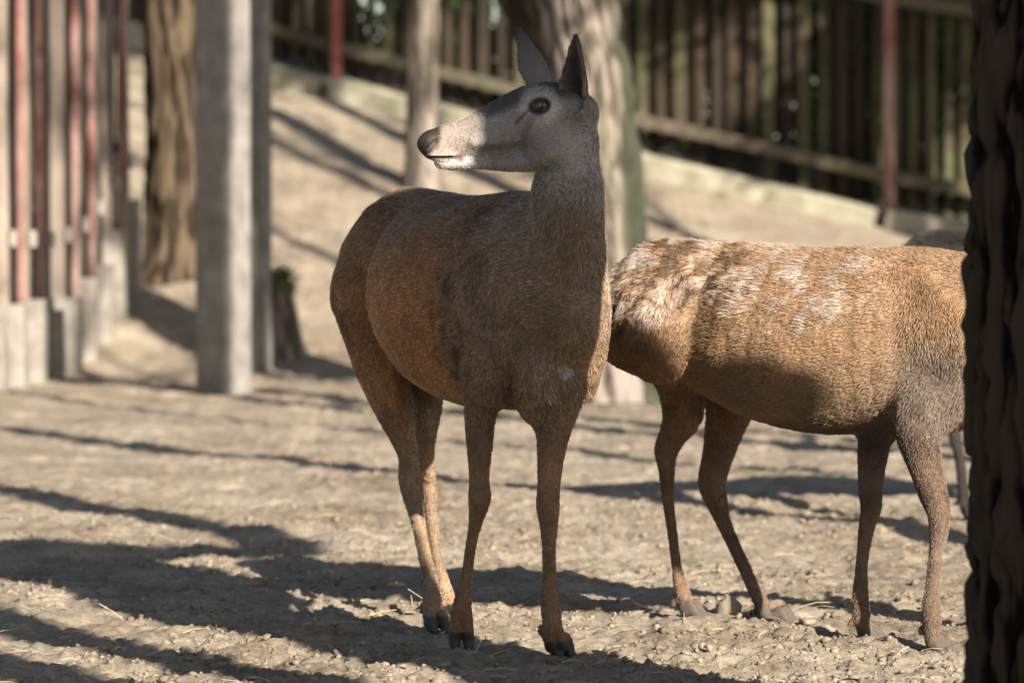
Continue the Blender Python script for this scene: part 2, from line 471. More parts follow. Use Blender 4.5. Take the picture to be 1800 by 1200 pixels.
# head profile in metres: f forward from the poll, u up, half height, half width
HEAD = [(0.350, -0.085, 0.024, 0.026), (0.335, -0.086, 0.034, 0.032), (0.300, -0.080, 0.041, 0.034), (0.240, -0.069, 0.050, 0.041), (0.187, -0.053, 0.062, 0.053),
        (0.133, -0.034, 0.072, 0.064), (0.087, -0.016, 0.073, 0.070), (0.033, -0.006, 0.064, 0.066), (-0.005, -0.012, 0.048, 0.052)]
JAW = [(0.318, -0.1290, 0.0135, 0.018), (0.290, -0.1305, 0.0150, 0.021), (0.250, -0.1290, 0.0140, 0.023), (0.205, -0.1290, 0.0160, 0.025), (0.150, -0.127, 0.022, 0.033), (0.085, -0.110, 0.036, 0.044), (0.035, -0.075, 0.050, 0.050)]
def head_prims(O, f, u, l, s=1.0):
    def at(a, b, c=0.0): return O + s * (f * a + u * b + l * c)
    P = [Tube([[*at(a, b), w*s, h*s] for a, b, h, w in HEAD], l, 0.014, fw=2.0),
         Tube([[*at(a, b), w*s, h*s] for a, b, h, w in JAW], l, 0.012, fw=2.0)]
    for sd in (-1, 1):
        P.append(blob(at(0.056, -0.080, 0.041*sd), f + 0.35*u, l, 0.060*s, 0.027*s, 0.046*s, 0.010, flow=-1))     # cheek
        P.append(blob(at(0.100, 0.026, 0.050*sd), f - 0.30*u, l, 0.036*s, 0.018*s, 0.012*s, 0.012, flow=-1))      # brow
        P.append(blob(at(0.100, -0.030, 0.056*sd), f - 0.35*u, l, 0.050*s, 0.013*s, 0.010*s, 0.012, flow=-1))     # cheek bone
        P.append(blob(at(0.200, -0.075, 0.036*sd), f - 0.15*u, l, 0.060*s, 0.014*s, 0.012*s, 0.016, flow=-1))     # upper cheek line
        P.append(blob(at(-0.002, 0.000, 0.046*sd), u + 0.3*l*sd, l, 0.034*s, 0.020*s, 0.022*s, 0.022, flow=1))     # ear root
        P.append(blob(at(0.318, -0.110, 0.017*sd), f, l, 0.040*s, 0.016*s, 0.015*s, 0.010, flow=-1))              # upper lip
        P.append(blob(at(0.0945, 0.0025, 0.083*sd), f - 0.16*u, l, 0.0230*s, 0.023*s, 0.0150*s, 0.004, -1))       # eye opening
        P.append(Tube([[*at(0.071, 0.004, 0.0630*sd), .0045*s, .0045*s], [*at(0.082, 0.0165, 0.0655*sd), .0048*s, .0048*s], [*at(0.096, 0.0185, 0.0660*sd), .005*s, .005*s], [*at(0.112, 0.0085, 0.0630*sd), .0045*s, .0045*s], [*at(0.122, -0.006, 0.0590*sd), .004*s, .004*s]], l, 0.006))   # upper lid
        P.append(Tube([[*at(0.071, 0.004, 0.0630*sd), .004*s, .004*s], [*at(0.082, -0.0115, 0.0640*sd), .0042*s, .0042*s], [*at(0.098, -0.0165, 0.0640*sd), .0042*s, .0042*s], [*at(0.122, -0.010, 0.0590*sd), .004*s, .004*s]], l, 0.006))   # lower lid
        P.append(Tube([[*at(0.126, -0.012, 0.0640*sd), .006*s, .0030*s], [*at(0.142, -0.030, 0.0625*sd), .007*s, .0035*s], [*at(0.150, -0.037, 0.0610*sd), .006*s, .002*s]], l, 0.004, -1))   # tear groove
        P.append(Tube([[*at(0.350, -0.098, 0.030*sd), .010*s, .0035*s], [*at(0.338, -0.082, 0.034*sd), .011*s, .0060*s], [*at(0.326, -0.070, 0.036*sd), .008*s, .003*s]], l, 0.004, -1))     # nostril
        P.append(Tube([[*at(0.352, -0.1165, 0.026*sd), .020*s, .0020*s], [*at(0.33, -0.1175, 0.036*sd), .022*s, .0022*s], [*at(0.300, -0.1165, 0.040*sd), .022*s, .0022*s], [*at(0.272, -0.1145, 0.042*sd), .020*s, .0035*s]], l, 0.003, -1))  # mouth
    P.append(blob(at(0.346, -0.077), u - 0.35*f, l, 0.026*s, 0.027*s, 0.017*s, 0.010))                           # nose pad
    return P
def ear_mesh(base, tip, opening, width, curl=1.2, n=34, m=19, thick=0.005, bend=(0, 0, 0), seed=0):
    """a cupped, leaf-shaped ear with a ragged rim"""
    base, tip = np.asarray(base, float), np.asarray(tip, float)
    ax = tip - base; L = np.linalg.norm(ax); ax /= L
    op = unit(np.asarray(opening, float) - ax * (np.asarray(opening, float) @ ax)); side = np.cross(ax, op)
    U = np.linspace(0, 1, n)
    prof = np.interp(U, [0, .08, .22, .42, .62, .80, .92, 1], [.50, .66, .92, 1.0, .80, .50, .28, .06]) * width
    V = []
    for layer in (0, 1):
        for i, u in enumerate(U):
            c = curl * (1.25 - 0.75 * u) * (1.5 if u < 0.12 else 1)
            for j in range(m):
                v = (j / (m - 1)) * 2 - 1
                rag = 1 + (0.10 * math.sin(31 * u + 5 * seed) * math.sin(17 * u) if abs(v) > 0.9 else 0)
                a = v * c; rad = prof[i] * rag / math.sin(min(c, 1.35))
                rr = rad - (0 if layer == 0 else thick)
                V.append(base + ax * L * u + side * rr * math.sin(a) + op * (rad - rr * math.cos(a)) + np.asarray(bend) * u * u + (op * thick if layer else 0))
    V = np.array(V); F = []
    K = n * m
    for i in range(n - 1):
        for j in range(m - 1):
            a = i*m + j
            F.append((a, a+1, a+m+1, a+m)); b = a + K
            F.append((b, b+m, b+m+1, b+1))
        F.append((i*m, (i+1)*m, K+(i+1)*m, K+i*m)); e = i*m + m - 1
        F.append((e, K+e, K+e+m, e+m))
    for j in range(m - 1):
        a = (n-1)*m + j
        F.append((a, a+1, K+a+1, K+a))
    inner = np.zeros(len(V)); inner[K:] = 1
    uu = np.tile(np.repeat(U, m), 2); vv = np.tile(np.linspace(-1, 1, m), 2 * n)
    return V, np.array(F, np.int32), inner, uu, vv, ax

TORSO = [(0.285, 0.815, 0.085, 0.075), (0.235, 0.825, 0.150, 0.104), (0.15, 0.832, 0.212, 0.142), (0.04, 0.842, 0.250, 0.172), (-0.14, 0.840, 0.254, 0.205), (-0.34, 0.838, 0.252, 0.226),
         (-0.50, 0.860, 0.236, 0.208), (-0.64, 0.897, 0.205, 0.160), (-0.80, 0.915, 0.198, 0.168), (-0.91, 0.905, 0.160, 0.138), (-0.975, 0.885, 0.105, 0.095)]

class Deer: pass
def build_deer(name, B, F, s, legs, feet, neck, head, ears, coat, res, fur_n, fur_len, extra=(), seed=1, label='', group=None, tail=True, cat='deer'):
    F3 = np.array([F[0], F[1], 0.0]); F3 = unit(F3); L3 = np.array([-F3[1], F3[0], 0.0])   # L3: the animal's left
    B3 = np.array([B[0], B[1], 0.0])
    def P(a, l, z): return B3 + s * (F3 * a + L3 * l + np.array([0, 0, z]))
    prims = [Tube([[*P(a, 0, z), w*s, h*s] for a, z, h, w in TORSO], L3, 0.05)]
    prims.append(Tube([[*P(0.10, 0, 1.035), .035*s, .05*s], [*P(-0.02, 0, 1.050), .04*s, .05*s], [*P(-0.14, 0, 1.046), .045*s, .045*s], [*P(-0.30, 0, 1.040), .05*s, .045*s]], L3, 0.06))      # withers
    prims.append(Tube([[*P(-0.40, 0, 1.042), .05*s, .045*s], [*P(-0.58, 0, 1.052), .06*s, .05*s], [*P(-0.72, 0, 1.058), .07*s, .05*s], [*P(-0.84, 0, 1.05), .06*s, .05*s]], L3, 0.06))       # croup
    for sd in (-1, 1):
        prims.append(Tube([[*P(-0.03, .075*sd, 1.02), .045*s, .07*s], [*P(0.06, .125*sd, 0.90), .058*s, .10*s], [*P(0.15, .108*sd, 0.78), .052*s, .080*s], [*P(0.07, .114*sd, 0.67), .052*s, .080*s]], L3, 0.028))   # shoulder and upper arm
        prims.append(Tube([[*P(-0.72, .09*sd, 1.0), .075*s, .11*s], [*P(-0.78, .116*sd, 0.88), .086*s, .142*s], [*P(-0.76, .110*sd, 0.79), .060*s, .100*s]], L3, 0.028))                                   # thigh
    if tail:
        prims.append(Tube([[*P(-0.965, 0, 0.97), .03*s, .03*s], [*P(-1.01, 0, 0.92), .03*s, .02*s], [*P(-1.02, 0, 0.86), .016*s, .012*s]], L3, 0.02))
    for lg in legs: prims.append(lg)
    for (an, gr, fw) in feet: prims += foot(an, gr, unit(fw), unit(np.cross([0, 0, 1], unit(fw))), s)
    prims += neck
    O, f, u = head
    f = unit(f); u = unit(u - f * (u @ f)); l = np.cross(u, f)
    hp = head_prims(O, f, u, l, s * 1.0)
    prims += hp
    prims += list(extra)
    lo = np.min([p.box(i, 0.02)[0] for p in prims if p.op > 0 for i in range(p.nseg())], 0)
    hi = np.max([p.box(i, 0.02)[1] for p in prims if p.op > 0 for i in range(p.nseg())], 0)
    hc = O + f * 0.15 * s
    def axis(a, b, c, fine):
        v = [a]
        while v[-1] < b:
            v.append(v[-1] + (fine if c is not None and c[0] < v[-1] < c[1] else res))
        return np.array(v)
    fine = res * 0.55 if res < 0.008 else res
    X = axis(lo[0], hi[0], (hc[0]-.25, hc[0]+.22) if fine < res else None, res*0.62); Yc = axis(lo[1], hi[1], (hc[1]-.11, hc[1]+.11) if fine < res else None, fine)
    Z = axis(lo[2], hi[2], (hc[2]-.16, hi[2]) if fine < res else None, fine)
    V, Q = polygonise(prims, X, Yc, Z)
    V = relax(V, Q, 2)
    # hair direction: from the limbs and trunk each point belongs to
    flow = np.zeros_like(V)
    for p in prims:
        if p.op < 0 : continue
        d, fl = p.at(V)
        flow += (np.exp(-np.maximum(d, 0) / 0.02) * p.fw)[:, None] * fl
    flow[:, 2] -= 0.38
    ear = np.zeros(len(V)); earu = np.zeros(len(V)); earv = np.zeros(len(V))
    Vs, Qs = [V], [Q]; flows = [flow]; off = len(V)
    for e in ears:
        ev, ef, inner, uu, vv, ax = ear_mesh(**e)
        Vs.append(ev); Qs.append(ef + off); off += len(ev); flows.append(np.tile(ax, (len(ev), 1)))
        ear = np.concatenate([ear, 1 + inner]); earu = np.concatenate([earu, uu]); earv = np.concatenate([earv, vv])
    V = np.vstack(Vs); Q = np.vstack(Qs); flow = np.vstack(flows)
    N = vnormals(V, Q)
    D = Deer(); D.V, D.N, D.Q = V, N, Q
    rel = V - B3
    D.s, D.l, D.z = rel @ F3 / s, rel @ L3 / s, V[:, 2] / s
    hr = (V - O) / s
    D.hf, D.hu, D.hl = hr @ f, hr @ u, hr @ l
    D.ear, D.earu, D.earv = ear, earu, earv
    gz = np.array([g for (_, g, _) in feet])
    D.fz = np.min(np.where(np.linalg.norm(V[:, None, :2] - gz[None, :, :2], axis=2) < 0.12, V[:, None, 2] - gz[None, :, 2], 9), axis=1) if len(gz) else np.full(len(V), 9.0)
    col, bare, gloss, ln = coat(D)
    me = mesh(name, V, Q, True)
    color_attr(me, 'coat', col)
    ga = me.attributes.new('gloss', 'FLOAT', 'POINT'); ga.data.foreach_set('value', gloss.astype(np.float32))
    body = link(name, me, M_COAT)
    tag(body, label, cat, group)
    for sd in (-1, 1):      # eyes
        c = O + s * (f * 0.0935 + u * 0.003 + l * 0.0615 * sd)
        bm_v, bm_f = uv_ball(c, 0.0195 * s, 20, 14, f, u, l, (1.12, 0.98, 0.85))
        eo = link('eye', mesh('eye', bm_v, bm_f, True), M_EYE, body)
    if fur_n: fur(body, V, Q, N, flow, col, bare, ln, fur_n, fur_len, seed, 1.0 if seed == 3 else 0.55)
    return body
def uv_ball(c, r, n, m, f, u, l, sc):
    V, Fc = [], []
    for i in range(m + 1):
        th = math.pi * i / m
        for j in range(n):
            ph = 2 * math.pi * j / n
            V.append(c + r * (f * math.sin(th)*math.cos(ph)*sc[0] + u * math.cos(th)*sc[1] + l * math.sin(th)*math.sin(ph)*sc[2]))
    for i in range(m):
        for j in range(n):
            Fc.append((i*n+j, i*n+(j+1) % n, (i+1)*n+(j+1) % n, (i+1)*n+j))
    return V, Fc
def fur(body, V, Q, N, flow, col, bare, ln, n, length, seed, speck=1.0):
    g = np.random.default_rng(seed)
    T = np.vstack([Q[:, [0, 1, 2]], Q[:, [0, 2, 3]]])
    a, b, c = V[T[:, 0]], V[T[:, 1]], V[T[:, 2]]
    area = np.linalg.norm(np.cross(b - a, c - a), axis=1)
    w = area * (1 - bare[T[:, 0]])
    # fewer hairs on the far side, which the visible side hides
    fn = N[T[:, 0]]; facing = np.einsum('ij,ij->i', fn, unit_rows(np.array([0, 0, CAM_Z]) - a))
    w = w * np.where(facing > -0.25, 1.0, 0.25)
    t = g.choice(len(T), n, p=w / w.sum())
    r1, r2 = g.random(n), g.random(n); k = r1 + r2 > 1; r1[k], r2[k] = 1 - r1[k], 1 - r2[k]
    def lerp(X): return X[T[t, 0]] * (1 - r1 - r2)[:, None] + X[T[t, 1]] * r1[:, None] + X[T[t, 2]] * r2[:, None]
    p = lerp(V); nn = unit_rows(lerp(N)); fl = lerp(flow); cc = lerp(col); L = lerp(ln[:, None])[:, 0] * length
    fl = fl - nn * np.einsum('ij,ij->i', fl, nn)[:, None]; fl = unit_rows(fl)
    sw = np.stack([fbm(p[:, 0]*14, p[:, 1]*14, p[:, 2]*14, 2, 40+i) for i in range(3)], 1)      # cowlicks: neighbouring hairs lean together
    cl = np.stack([fbm(p[:, 0]*47 + 3*sw[:, 0], p[:, 1]*47, p[:, 2]*35 + 3*sw[:, 1], 2, 60+i) for i in range(3)], 1)
    d = fl + 0.36 * sw + 0.16 * cl + 0.16 * g.normal(size=(n, 3))
    d = unit_rows(d - nn * np.minimum(np.einsum('ij,ij->i', d, nn), 0)[:, None])
    lift = 0.34 + 0.16 * g.random(n) + 0.10 * cl[:, 0]
    L = L * g.uniform(0.6, 1.15, n)
    p0 = p - nn * 0.001; d1 = unit_rows(d + nn * (lift * 1.7)[:, None]); d2 = unit_rows(d + nn * (lift * 0.45)[:, None])
    p1 = p0 + d1 * (L * 0.5)[:, None]; p2 = p1 + d2 * (L * 0.5)[:, None]
    pts = np.stack([p0, p1, p2], 1).astype(np.float32)
    hc = bpy.data.hair_curves.new('fur')
    hc.add_curves([3] * n)
    hc.attributes['position'].data.foreach_set('vector', pts.ravel())
    ra = hc.attributes.get('radius') or hc.attributes.new('radius', 'FLOAT', 'POINT')
    ra.data.foreach_set('value', np.tile(np.array([0.00078, 0.00062, 0.00012], np.float32), n))
    ca = hc.attributes.new('coat', 'FLOAT_COLOR', 'CURVE')
    pk = g.random(n); sp_ = np.where(pk < 0.28, 0.55, np.where(pk > 0.76, 1.5, 1.0)) * g.uniform(0.8, 1.2, n)
    mott = 1 + 0.24 * noise3(p[:, 0]*170, p[:, 1]*170, p[:, 2]*170, 81) + 0.2 * noise3(p[:, 0]*75, p[:, 1]*75, p[:, 2]*75, 82)
    cc = cc * ((sp_ * mott) ** speck * (1 + 0.12 * cl[:, 1]))[:, None]
    c4 = np.ones((n, 4), np.float32); c4[:, :3] = np.clip(cc, 0.004, 0.9); ca.data.foreach_set('color', c4.ravel())
    hc.materials.append(M_FUR)
    o = bpy.data.objects.new('fur', hc); COL.objects.link(o)
    o.parent = body; o['kind'] = 'stuff'
    return o
def unit_rows(a): return a / (np.linalg.norm(a, axis=-1, keepdims=True) + 1e-9)
def lay(c, col, w): return c * (1 - w[:, None]) + np.asarray(col)[None] * w[:, None]

# ---- the hind that looks over its shoulder
def coat_hind(D):
    x, y, z = D.V[:, 0], D.V[:, 1], D.V[:, 2]
    n1 = fbm(x*5, y*5, z*5, 3, 5); n2 = fbm(x*22, y*22, z*22, 3, 8)
    c = np.tile(np.array([0.225, 0.142, 0.084]), (len(x), 1))
    c = lay(c, (0.43, 0.205, 0.080), 0.85 * sstep(1.06, 0.80, D.z + 0.04*n1) * sstep(0.02, -0.14, D.s + 0.03*n1) * sstep(-0.95, -0.6, D.s) * sstep(0.5, 0.62, D.z))
    c = lay(c, (0.34, 0.175, 0.075), 0.6 * sstep(-0.72, -0.92, D.s) * sstep(0.5, 0.6, D.z))
    c = lay(c, (0.150, 0.090, 0.056), 0.7 * sstep(1.0, 1.1, D.z + 0.03*n1) * sstep(0.1, -0.1, D.s))                       # darker back
    c = lay(c, (0.225, 0.165, 0.120), 0.8 * sstep(0.02, 0.22, D.s + 0.04*n1) * sstep(0.6, 0.9, D.z))                      # breast and neck
    c = lay(c, (0.265, 0.248, 0.236), sstep(0.95, 1.22, D.z + 0.05*n1) * sstep(-0.02, 0.12, D.s))
    c = lay(c, (0.235, 0.130, 0.072), 0.75 * sstep(0.62, 0.5, D.z) * (0.75 + 0.25*n1))                                       # legs
    c = lay(c, (0.32, 0.225, 0.145), 0.75 * sstep(0.50, 0.42, D.z) * sstep(-0.30, -0.38, D.s))
    c = lay(c, (0.30, 0.235, 0.17), 0.65 * sstep(0.68, 0.58, D.z) * sstep(0.40, 0.52, D.z) * sstep(-0.45, -0.6, D.s) * sstep(0.10, 0.06, np.abs(D.l)))  # pale inner thigh
    c = lay(c, (0.26, 0.19, 0.13), 0.5 * sstep(0.64, 0.59, D.z) * sstep(0.2, 0.1, np.abs(D.l)) * sstep(-0.6, -0.4, D.s) * sstep(0.55, 0.58, D.z))
    def spot(px, py, r, col, wgt):
        q = W(px, py, 9.05); d = np.hypot((D.V[:, 0] - q[0]), (D.V[:, 2] - q[2]))
        return lay(c, col, wgt * sstep(r, r * 0.3, d + 0.006*n2) * (D.N[:, 1] < 0.1))
    c = spot(955, 640, 0.030, (0.30, 0.22, 0.22), 0.6); c = spot(995, 655, 0.026, (0.40, 0.38, 0.38), 0.75); c = spot(968, 697, 0.016, (0.32, 0.27, 0.25), 0.6)
    tf = fbm((D.z*0.8 + D.s*0.6)*14, (D.z*0.6 - D.s*0.8)*60 + 1.5*n2, D.l*10, 3, 71)
    c = c * (1 - 0.55 * sstep(0.05, 0.5, tf) * sstep(-0.16, -0.06, D.s) * sstep(0.12, 0.04, D.s) * sstep(0.60, 0.68, D.z) * sstep(1.0, 0.88, D.z))[:, None]
    # head
    H = sstep(-0.06, 0.0, D.hf) * sstep(-0.2, -0.13, D.hu) * (np.abs(D.hl) < 0.16) * (D.hf < 0.42)
    g = np.tile(np.array([0.262, 0.248, 0.243]), (len(x), 1))
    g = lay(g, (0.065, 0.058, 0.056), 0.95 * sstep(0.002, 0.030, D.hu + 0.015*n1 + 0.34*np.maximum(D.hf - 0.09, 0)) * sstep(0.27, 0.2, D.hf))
    de = np.hypot(D.hf - 0.0935, D.hu - 0.003)
    g = lay(g, (0.40, 0.375, 0.37), 0.85 * sstep(0.058, 0.036, de))
    de2 = np.hypot((D.hf - 0.0955)*0.78, D.hu - 0.002 + 0.12*(D.hf - 0.0955))
    g = lay(g, (0.050, 0.040, 0.036), sstep(0.0235, 0.0185, de2) * (np.abs(D.hl) > 0.03))
    tg = np.abs((D.hu + 0.012) + (D.hf - 0.126) * 1.02); ta_ = (D.hf > 0.118) & (D.hf < 0.156)
    g = lay(g, (0.05, 0.04, 0.038), 0.45 * sstep(0.0075, 0.0020, tg) * ta_)
    jl = np.abs(D.hu + 0.103 + 0.10 * (D.hf - 0.26) + 0.006*n1)
    g = lay(g, (0.085, 0.075, 0.072), 0.55 * sstep(0.013, 0.004, jl) * sstep(0.10, 0.15, D.hf) * sstep(0.27, 0.24, D.hf))
    cb = np.abs(np.hypot(D.hf - 0.065, (D.hu + 0.072) * 0.95) - 0.066)
    g = lay(g, (0.11, 0.10, 0.096), 0.5 * sstep(0.014, 0.004, cb) * sstep(0.02, 0.06, D.hf) * sstep(0.0, -0.03, D.hu))
    ck = np.hypot(D.hf - 0.04, D.hu + 0.085)
    g = lay(g, (0.27, 0.26, 0.258), 0.6 * sstep(0.07, 0.03, ck))
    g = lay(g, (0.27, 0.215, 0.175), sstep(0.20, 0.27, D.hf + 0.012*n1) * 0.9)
    g = lay(g, (0.37, 0.345, 0.32), sstep(-0.100, -0.118, D.hu) * sstep(0.19, 0.25, D.hf))
    nose = sstep(0.322, 0.338, D.hf + 0.2*np.maximum(D.hu + 0.085, 0) - 0.9*np.maximum(-0.088 - D.hu, 0) + 0.003*n2)
    g = lay(g, (0.015, 0.011, 0.010), nose)
    g = lay(g, (0.042, 0.026, 0.018), nose * 0.7 * sstep(-0.085, -0.062, D.hu + 0.01*n2))
    g = lay(g, (0.17, 0.12, 0.10), nose * 0.6 * sstep(0.014, 0.006, np.hypot(D.hf - 0.337, D.hu + 0.092)))
    lip = sstep(0.0055, 0.0028, np.abs(D.hu + 0.1168)) * sstep(0.262, 0.275, D.hf)
    g = lay(g, (0.06, 0.04, 0.035), 0.85 * lip)
    g = lay(g, (0.16, 0.09, 0.07), 0.8 * sstep(0.012, 0.006, np.hypot(D.hf - 0.278, D.hu + 0.119)))
    c = c * (1 - H[:, None]) + g * H[:, None]
    c = c * (1 + 0.16 * n1 + 0.14 * n2)[:, None]
    e1 = (D.ear == 1); e2 = (D.ear == 2)
    c[e1] = np.array([0.19, 0.165, 0.16]) * (1.15 - 0.85 * D.earu[e1, None])
    ev_ = np.abs(D.earv[e2, None]); eu_ = D.earu[e2, None]
    c[e2] = (np.array([0.030, 0.022, 0.022]) * (1 - ev_ ** 1.6) + np.array([0.30, 0.235, 0.225]) * ev_ ** 1.6 * (1.1 - 0.95 * eu_)) * (0.6 + 0.9 * np.clip(n2[e2, None] + 0.4, 0, 1))
    c[e2] += np.array([0.22, 0.11, 0.10]) * np.clip(1 - np.abs(eu_ - 0.10) / 0.09, 0, 1)
    hoof = sstep(0.046, 0.036, D.fz)
    c = lay(c, (0.060, 0.056, 0.055), hoof)
    bare = np.clip(hoof + nose * H + (de2 < 0.022) * H * (np.abs(D.hl) > 0.03) + lip * H, 0, 1)
    gloss = nose * H * (0.42 + 0.35*n2) + 0.35 * hoof
    ln = np.ones(len(x)); ln *= 1 - 0.62 * H
    ln *= 1 - 0.5 * sstep(0.62, 0.45, D.z)
    ln *= 1 + 0.35 * sstep(0.12, 0.0, np.abs(D.s + 0.02)) * sstep(0.6, 0.7, D.z) * sstep(0.98, 0.85, D.z)
    ln[D.ear > 0] = 0.9
    ln[(D.ear > 0) & (np.abs(D.earv) > 0.85)] = 1.35
    return np.clip(c, 0.004, 0.9), bare, gloss, ln

F1 = np.array([0.36, -0.933]); B1 = np.array([0.02, 9.36])
F1u = unit([F1[0], F1[1], 0]); L1 = np.array([-F1u[1], F1u[0], 0])
rf = [(862, 660, 44, 9.30), (845, 722, 29, 9.31), (843, 786, 23.5, 9.31), (842, 841, 19, 9.32), (843, 876, 21.5, 9.30), (837, 912, 14.5, 9.32), (829, 952, 11.5, 9.34), (822, 999, 11.5, 9.36), (816, 1036, 15, 9.36), (812, 1066, 18.5, 9.35)]
lf = [(985, 680, 46, 9.16), (977, 735, 33, 9.16), (970, 786, 26.5, 9.16), (965, 850, 21.5, 9.16), (963, 888, 22, 9.14), (965, 927, 17, 9.16), (965, 969, 13.5, 9.17), (966, 1020, 14.5, 9.18), (968, 1066, 19, 9.17), (971, 1092, 18, 9.15)]
rh = [(634, 520, 50, 10.07), (653, 590, 46, 10.02), (674, 660, 40, 9.96), (694, 722, 33, 9.93), (706, 765, 24, 9.94), (717, 803, 18.5, 9.97), (720, 841, 21, 9.99), (725, 871, 18.5, 9.97), (734, 914, 13.5, 9.92), (745, 969, 12.5, 9.86), (756, 1020, 14, 9.81), (760, 1055, 18.5, 9.78)]
lh = [(745, 660, 36, 10.12), (750, 714, 27, 10.05), (748, 786, 17, 10.10), (752, 840, 16.5, 10.17), (755, 870, 14, 10.16), (758, 914, 11.5, 10.12), (767, 978, 11.5, 10.08), (777, 1020, 13.5, 10.05), (783, 1045, 16.5, 10.04)]
def grd(px, py):
    Yd = row_Y(py); p = W(px, py, Yd); return np.array([p[0], p[1], 0.0])
def ankle_of(r): return W(r[-1][0], r[-1][1], r[-1][3])
g_rf, g_lf, g_rh, g_lh = grd(810, 1136), grd(980, 1150), grd(765, 1108), grd(787, 1080)
feet1 = [(ankle_of(rf), g_rf, [0.10, -1, 0]), (ankle_of(lf), g_lf, [0.42, -0.9, 0]), (ankle_of(rh), g_rh, [0.36, -0.93, 0]), (ankle_of(lh), g_lh, [0.36, -0.93, 0])]
def necktube(rows, lat, k=0.05, deep=1.15):
    return Tube([[*W(px, py, Yd), hw / FPX * Yd, hw / FPX * Yd * dp] for (px, py, hw, Yd, dp) in rows], lat, k)
neck1 = [necktube([(1002, 206, 36, 9.03, 1.0), (1006, 228, 40, 9.04, 1.05), (1006, 252, 44, 9.05, 1.15), (1001, 290, 48, 9.06, 1.2), (997, 340, 55, 9.08, 1.25), (999, 400, 58, 9.12, 1.3), (1000, 460, 62, 9.16, 1.4), (992, 530, 69, 9.21, 1.4), (980, 610, 76, 9.27, 1.2)], [1, 0, 0], 0.026),
         necktube([(998, 330, 38, 9.12, 1.0), (982, 400, 48, 9.24, 1.2), (955, 450, 58, 9.36, 1.3)], [1, 0, 0], 0.08)]
O1 = W(1010, 190, 9.03)
hf1 = np.array([-0.985, -0.17, 0.0])
ears1 = [dict(base=W(1030, 208, 8.985), tip=W(1010, 62, 8.955), opening=[-0.72, -0.68, 0.05], width=0.044, curl=1.2, bend=(0.006, 0, 0)),
         dict(base=W(968, 165, 9.08), tip=W(913, 50, 9.13), opening=[-0.50, 0.84, -0.1], width=0.040, curl=0.95, seed=1)]
extra1 = [Tube([[*W(940, 640, 9.10), .045, .05], [*W(955, 690, 9.12), .052, .055], [*W(950, 712, 9.2), .05, .045]], [1, 0, 0], 0.05)]
def make_deer1(): return build_deer('deer', B1, F1, 1.0, [leg(rf, L1), leg(lf, L1), leg(rh, L1, deep=1.3), leg(lh, L1, deep=1.3)], feet1, neck1, (O1, hf1, np.array([0, 0, 1.0])), ears1, coat_hind,
                   0.0058, 230000, 0.0135, extra1, 3, 'alert grey-brown hind standing in tree shade, head turned aside, sunlit muzzle')

# ---- the moulting deer behind the trunk, and the one beyond it
def coat_moult(D):
    x, y, z = D.V[:, 0], D.V[:, 1], D.V[:, 2]
    n1 = fbm(x*5, y*5, z*5, 3, 25); n2 = fbm(x*18, y*18, z*18, 3, 28)
    q = D.s * 0.8 + D.z * 0.6; w = D.z * 0.8 - D.s * 0.6                 # tufts lie slanting along the coat
    n3 = fbm(q*14 + 0.8*n1, w*34 + 1.2*n2, D.l*14, 4, 33, 0.62)
    c = np.tile(np.array([0.300, 0.182, 0.100]), (len(x), 1))
    c = lay(c, (0.245, 0.170, 0.115), 0.8 * sstep(-0.15, 0.05, D.s + 0.05*n1) * sstep(0.95, 0.8, D.z))
    c = lay(c, (0.135, 0.105, 0.088), 0.65 * sstep(0.86, 0.70, D.z + 0.03*n1) * sstep(-0.06, 0.06, D.s))
    c = lay(c, (0.185, 0.125, 0.082), 0.7 * sstep(0.84, 0.68, D.z + 0.04*n1) * sstep(0.0, -0.1, D.s))
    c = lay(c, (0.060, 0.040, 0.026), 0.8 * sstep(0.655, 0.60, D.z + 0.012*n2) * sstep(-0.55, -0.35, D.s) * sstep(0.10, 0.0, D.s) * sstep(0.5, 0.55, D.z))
    c = lay(c, (0.20, 0.105, 0.048), 0.8 * sstep(-0.60, -0.75, D.s) * sstep(0.95, 0.75, D.z))
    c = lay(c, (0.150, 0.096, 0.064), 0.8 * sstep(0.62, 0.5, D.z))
    up = sstep(0.90, 1.05, D.z + 0.10*n1 + 0.08*n3) * sstep(-0.02, -0.22, D.s) * sstep(-1.0, -0.85, D.s)
    c = lay(c, (0.44, 0.375, 0.32), 0.85 * up * sstep(-0.15, 0.55, n3 + 0.45*n1))
    c = lay(c, (0.085, 0.050, 0.028), 0.9 * sstep(0.80, 0.95, D.z + 0.08*n1) * sstep(-0.35, -0.6, D.s) * sstep(-0.12, -0.40, n3))
    c = lay(c, (0.48, 0.41, 0.34), 0.8 * sstep(-0.90, -0.97, D.s) * sstep(0.85, 0.9, D.z))
    c = c * (1 + 0.15 * n1 + 0.14 * n2)[:, None]
    hoof = sstep(0.046, 0.036, D.fz); c = lay(c, (0.095, 0.077, 0.060), hoof)
    c[D.ear > 0] = (0.12, 0.09, 0.07)
    ln = np.ones(len(x)); ln *= 1 - 0.5 * sstep(0.62, 0.45, D.z); ln *= 1 + 0.9 * up
    return np.clip(c, 0.004, 0.9), hoof, hoof * 0.3, ln
def coat_shaded(D):
    c, b, g, l = coat_moult(D)
    c[:] = np.array([0.026, 0.020, 0.018]) * (1 + 0.2 * fbm(D.s*6, D.z*6, D.l*6, 2, 5))[:, None]  # shade on this deer is put into its coat colour
    return c, b, g, l
F2 = np.array([0.88, -0.475]); B2 = np.array([1.026, 9.56])
F2u = unit([F2[0], F2[1], 0]); L2 = np.array([-F2u[1], F2u[0], 0])
S2 = 0.875
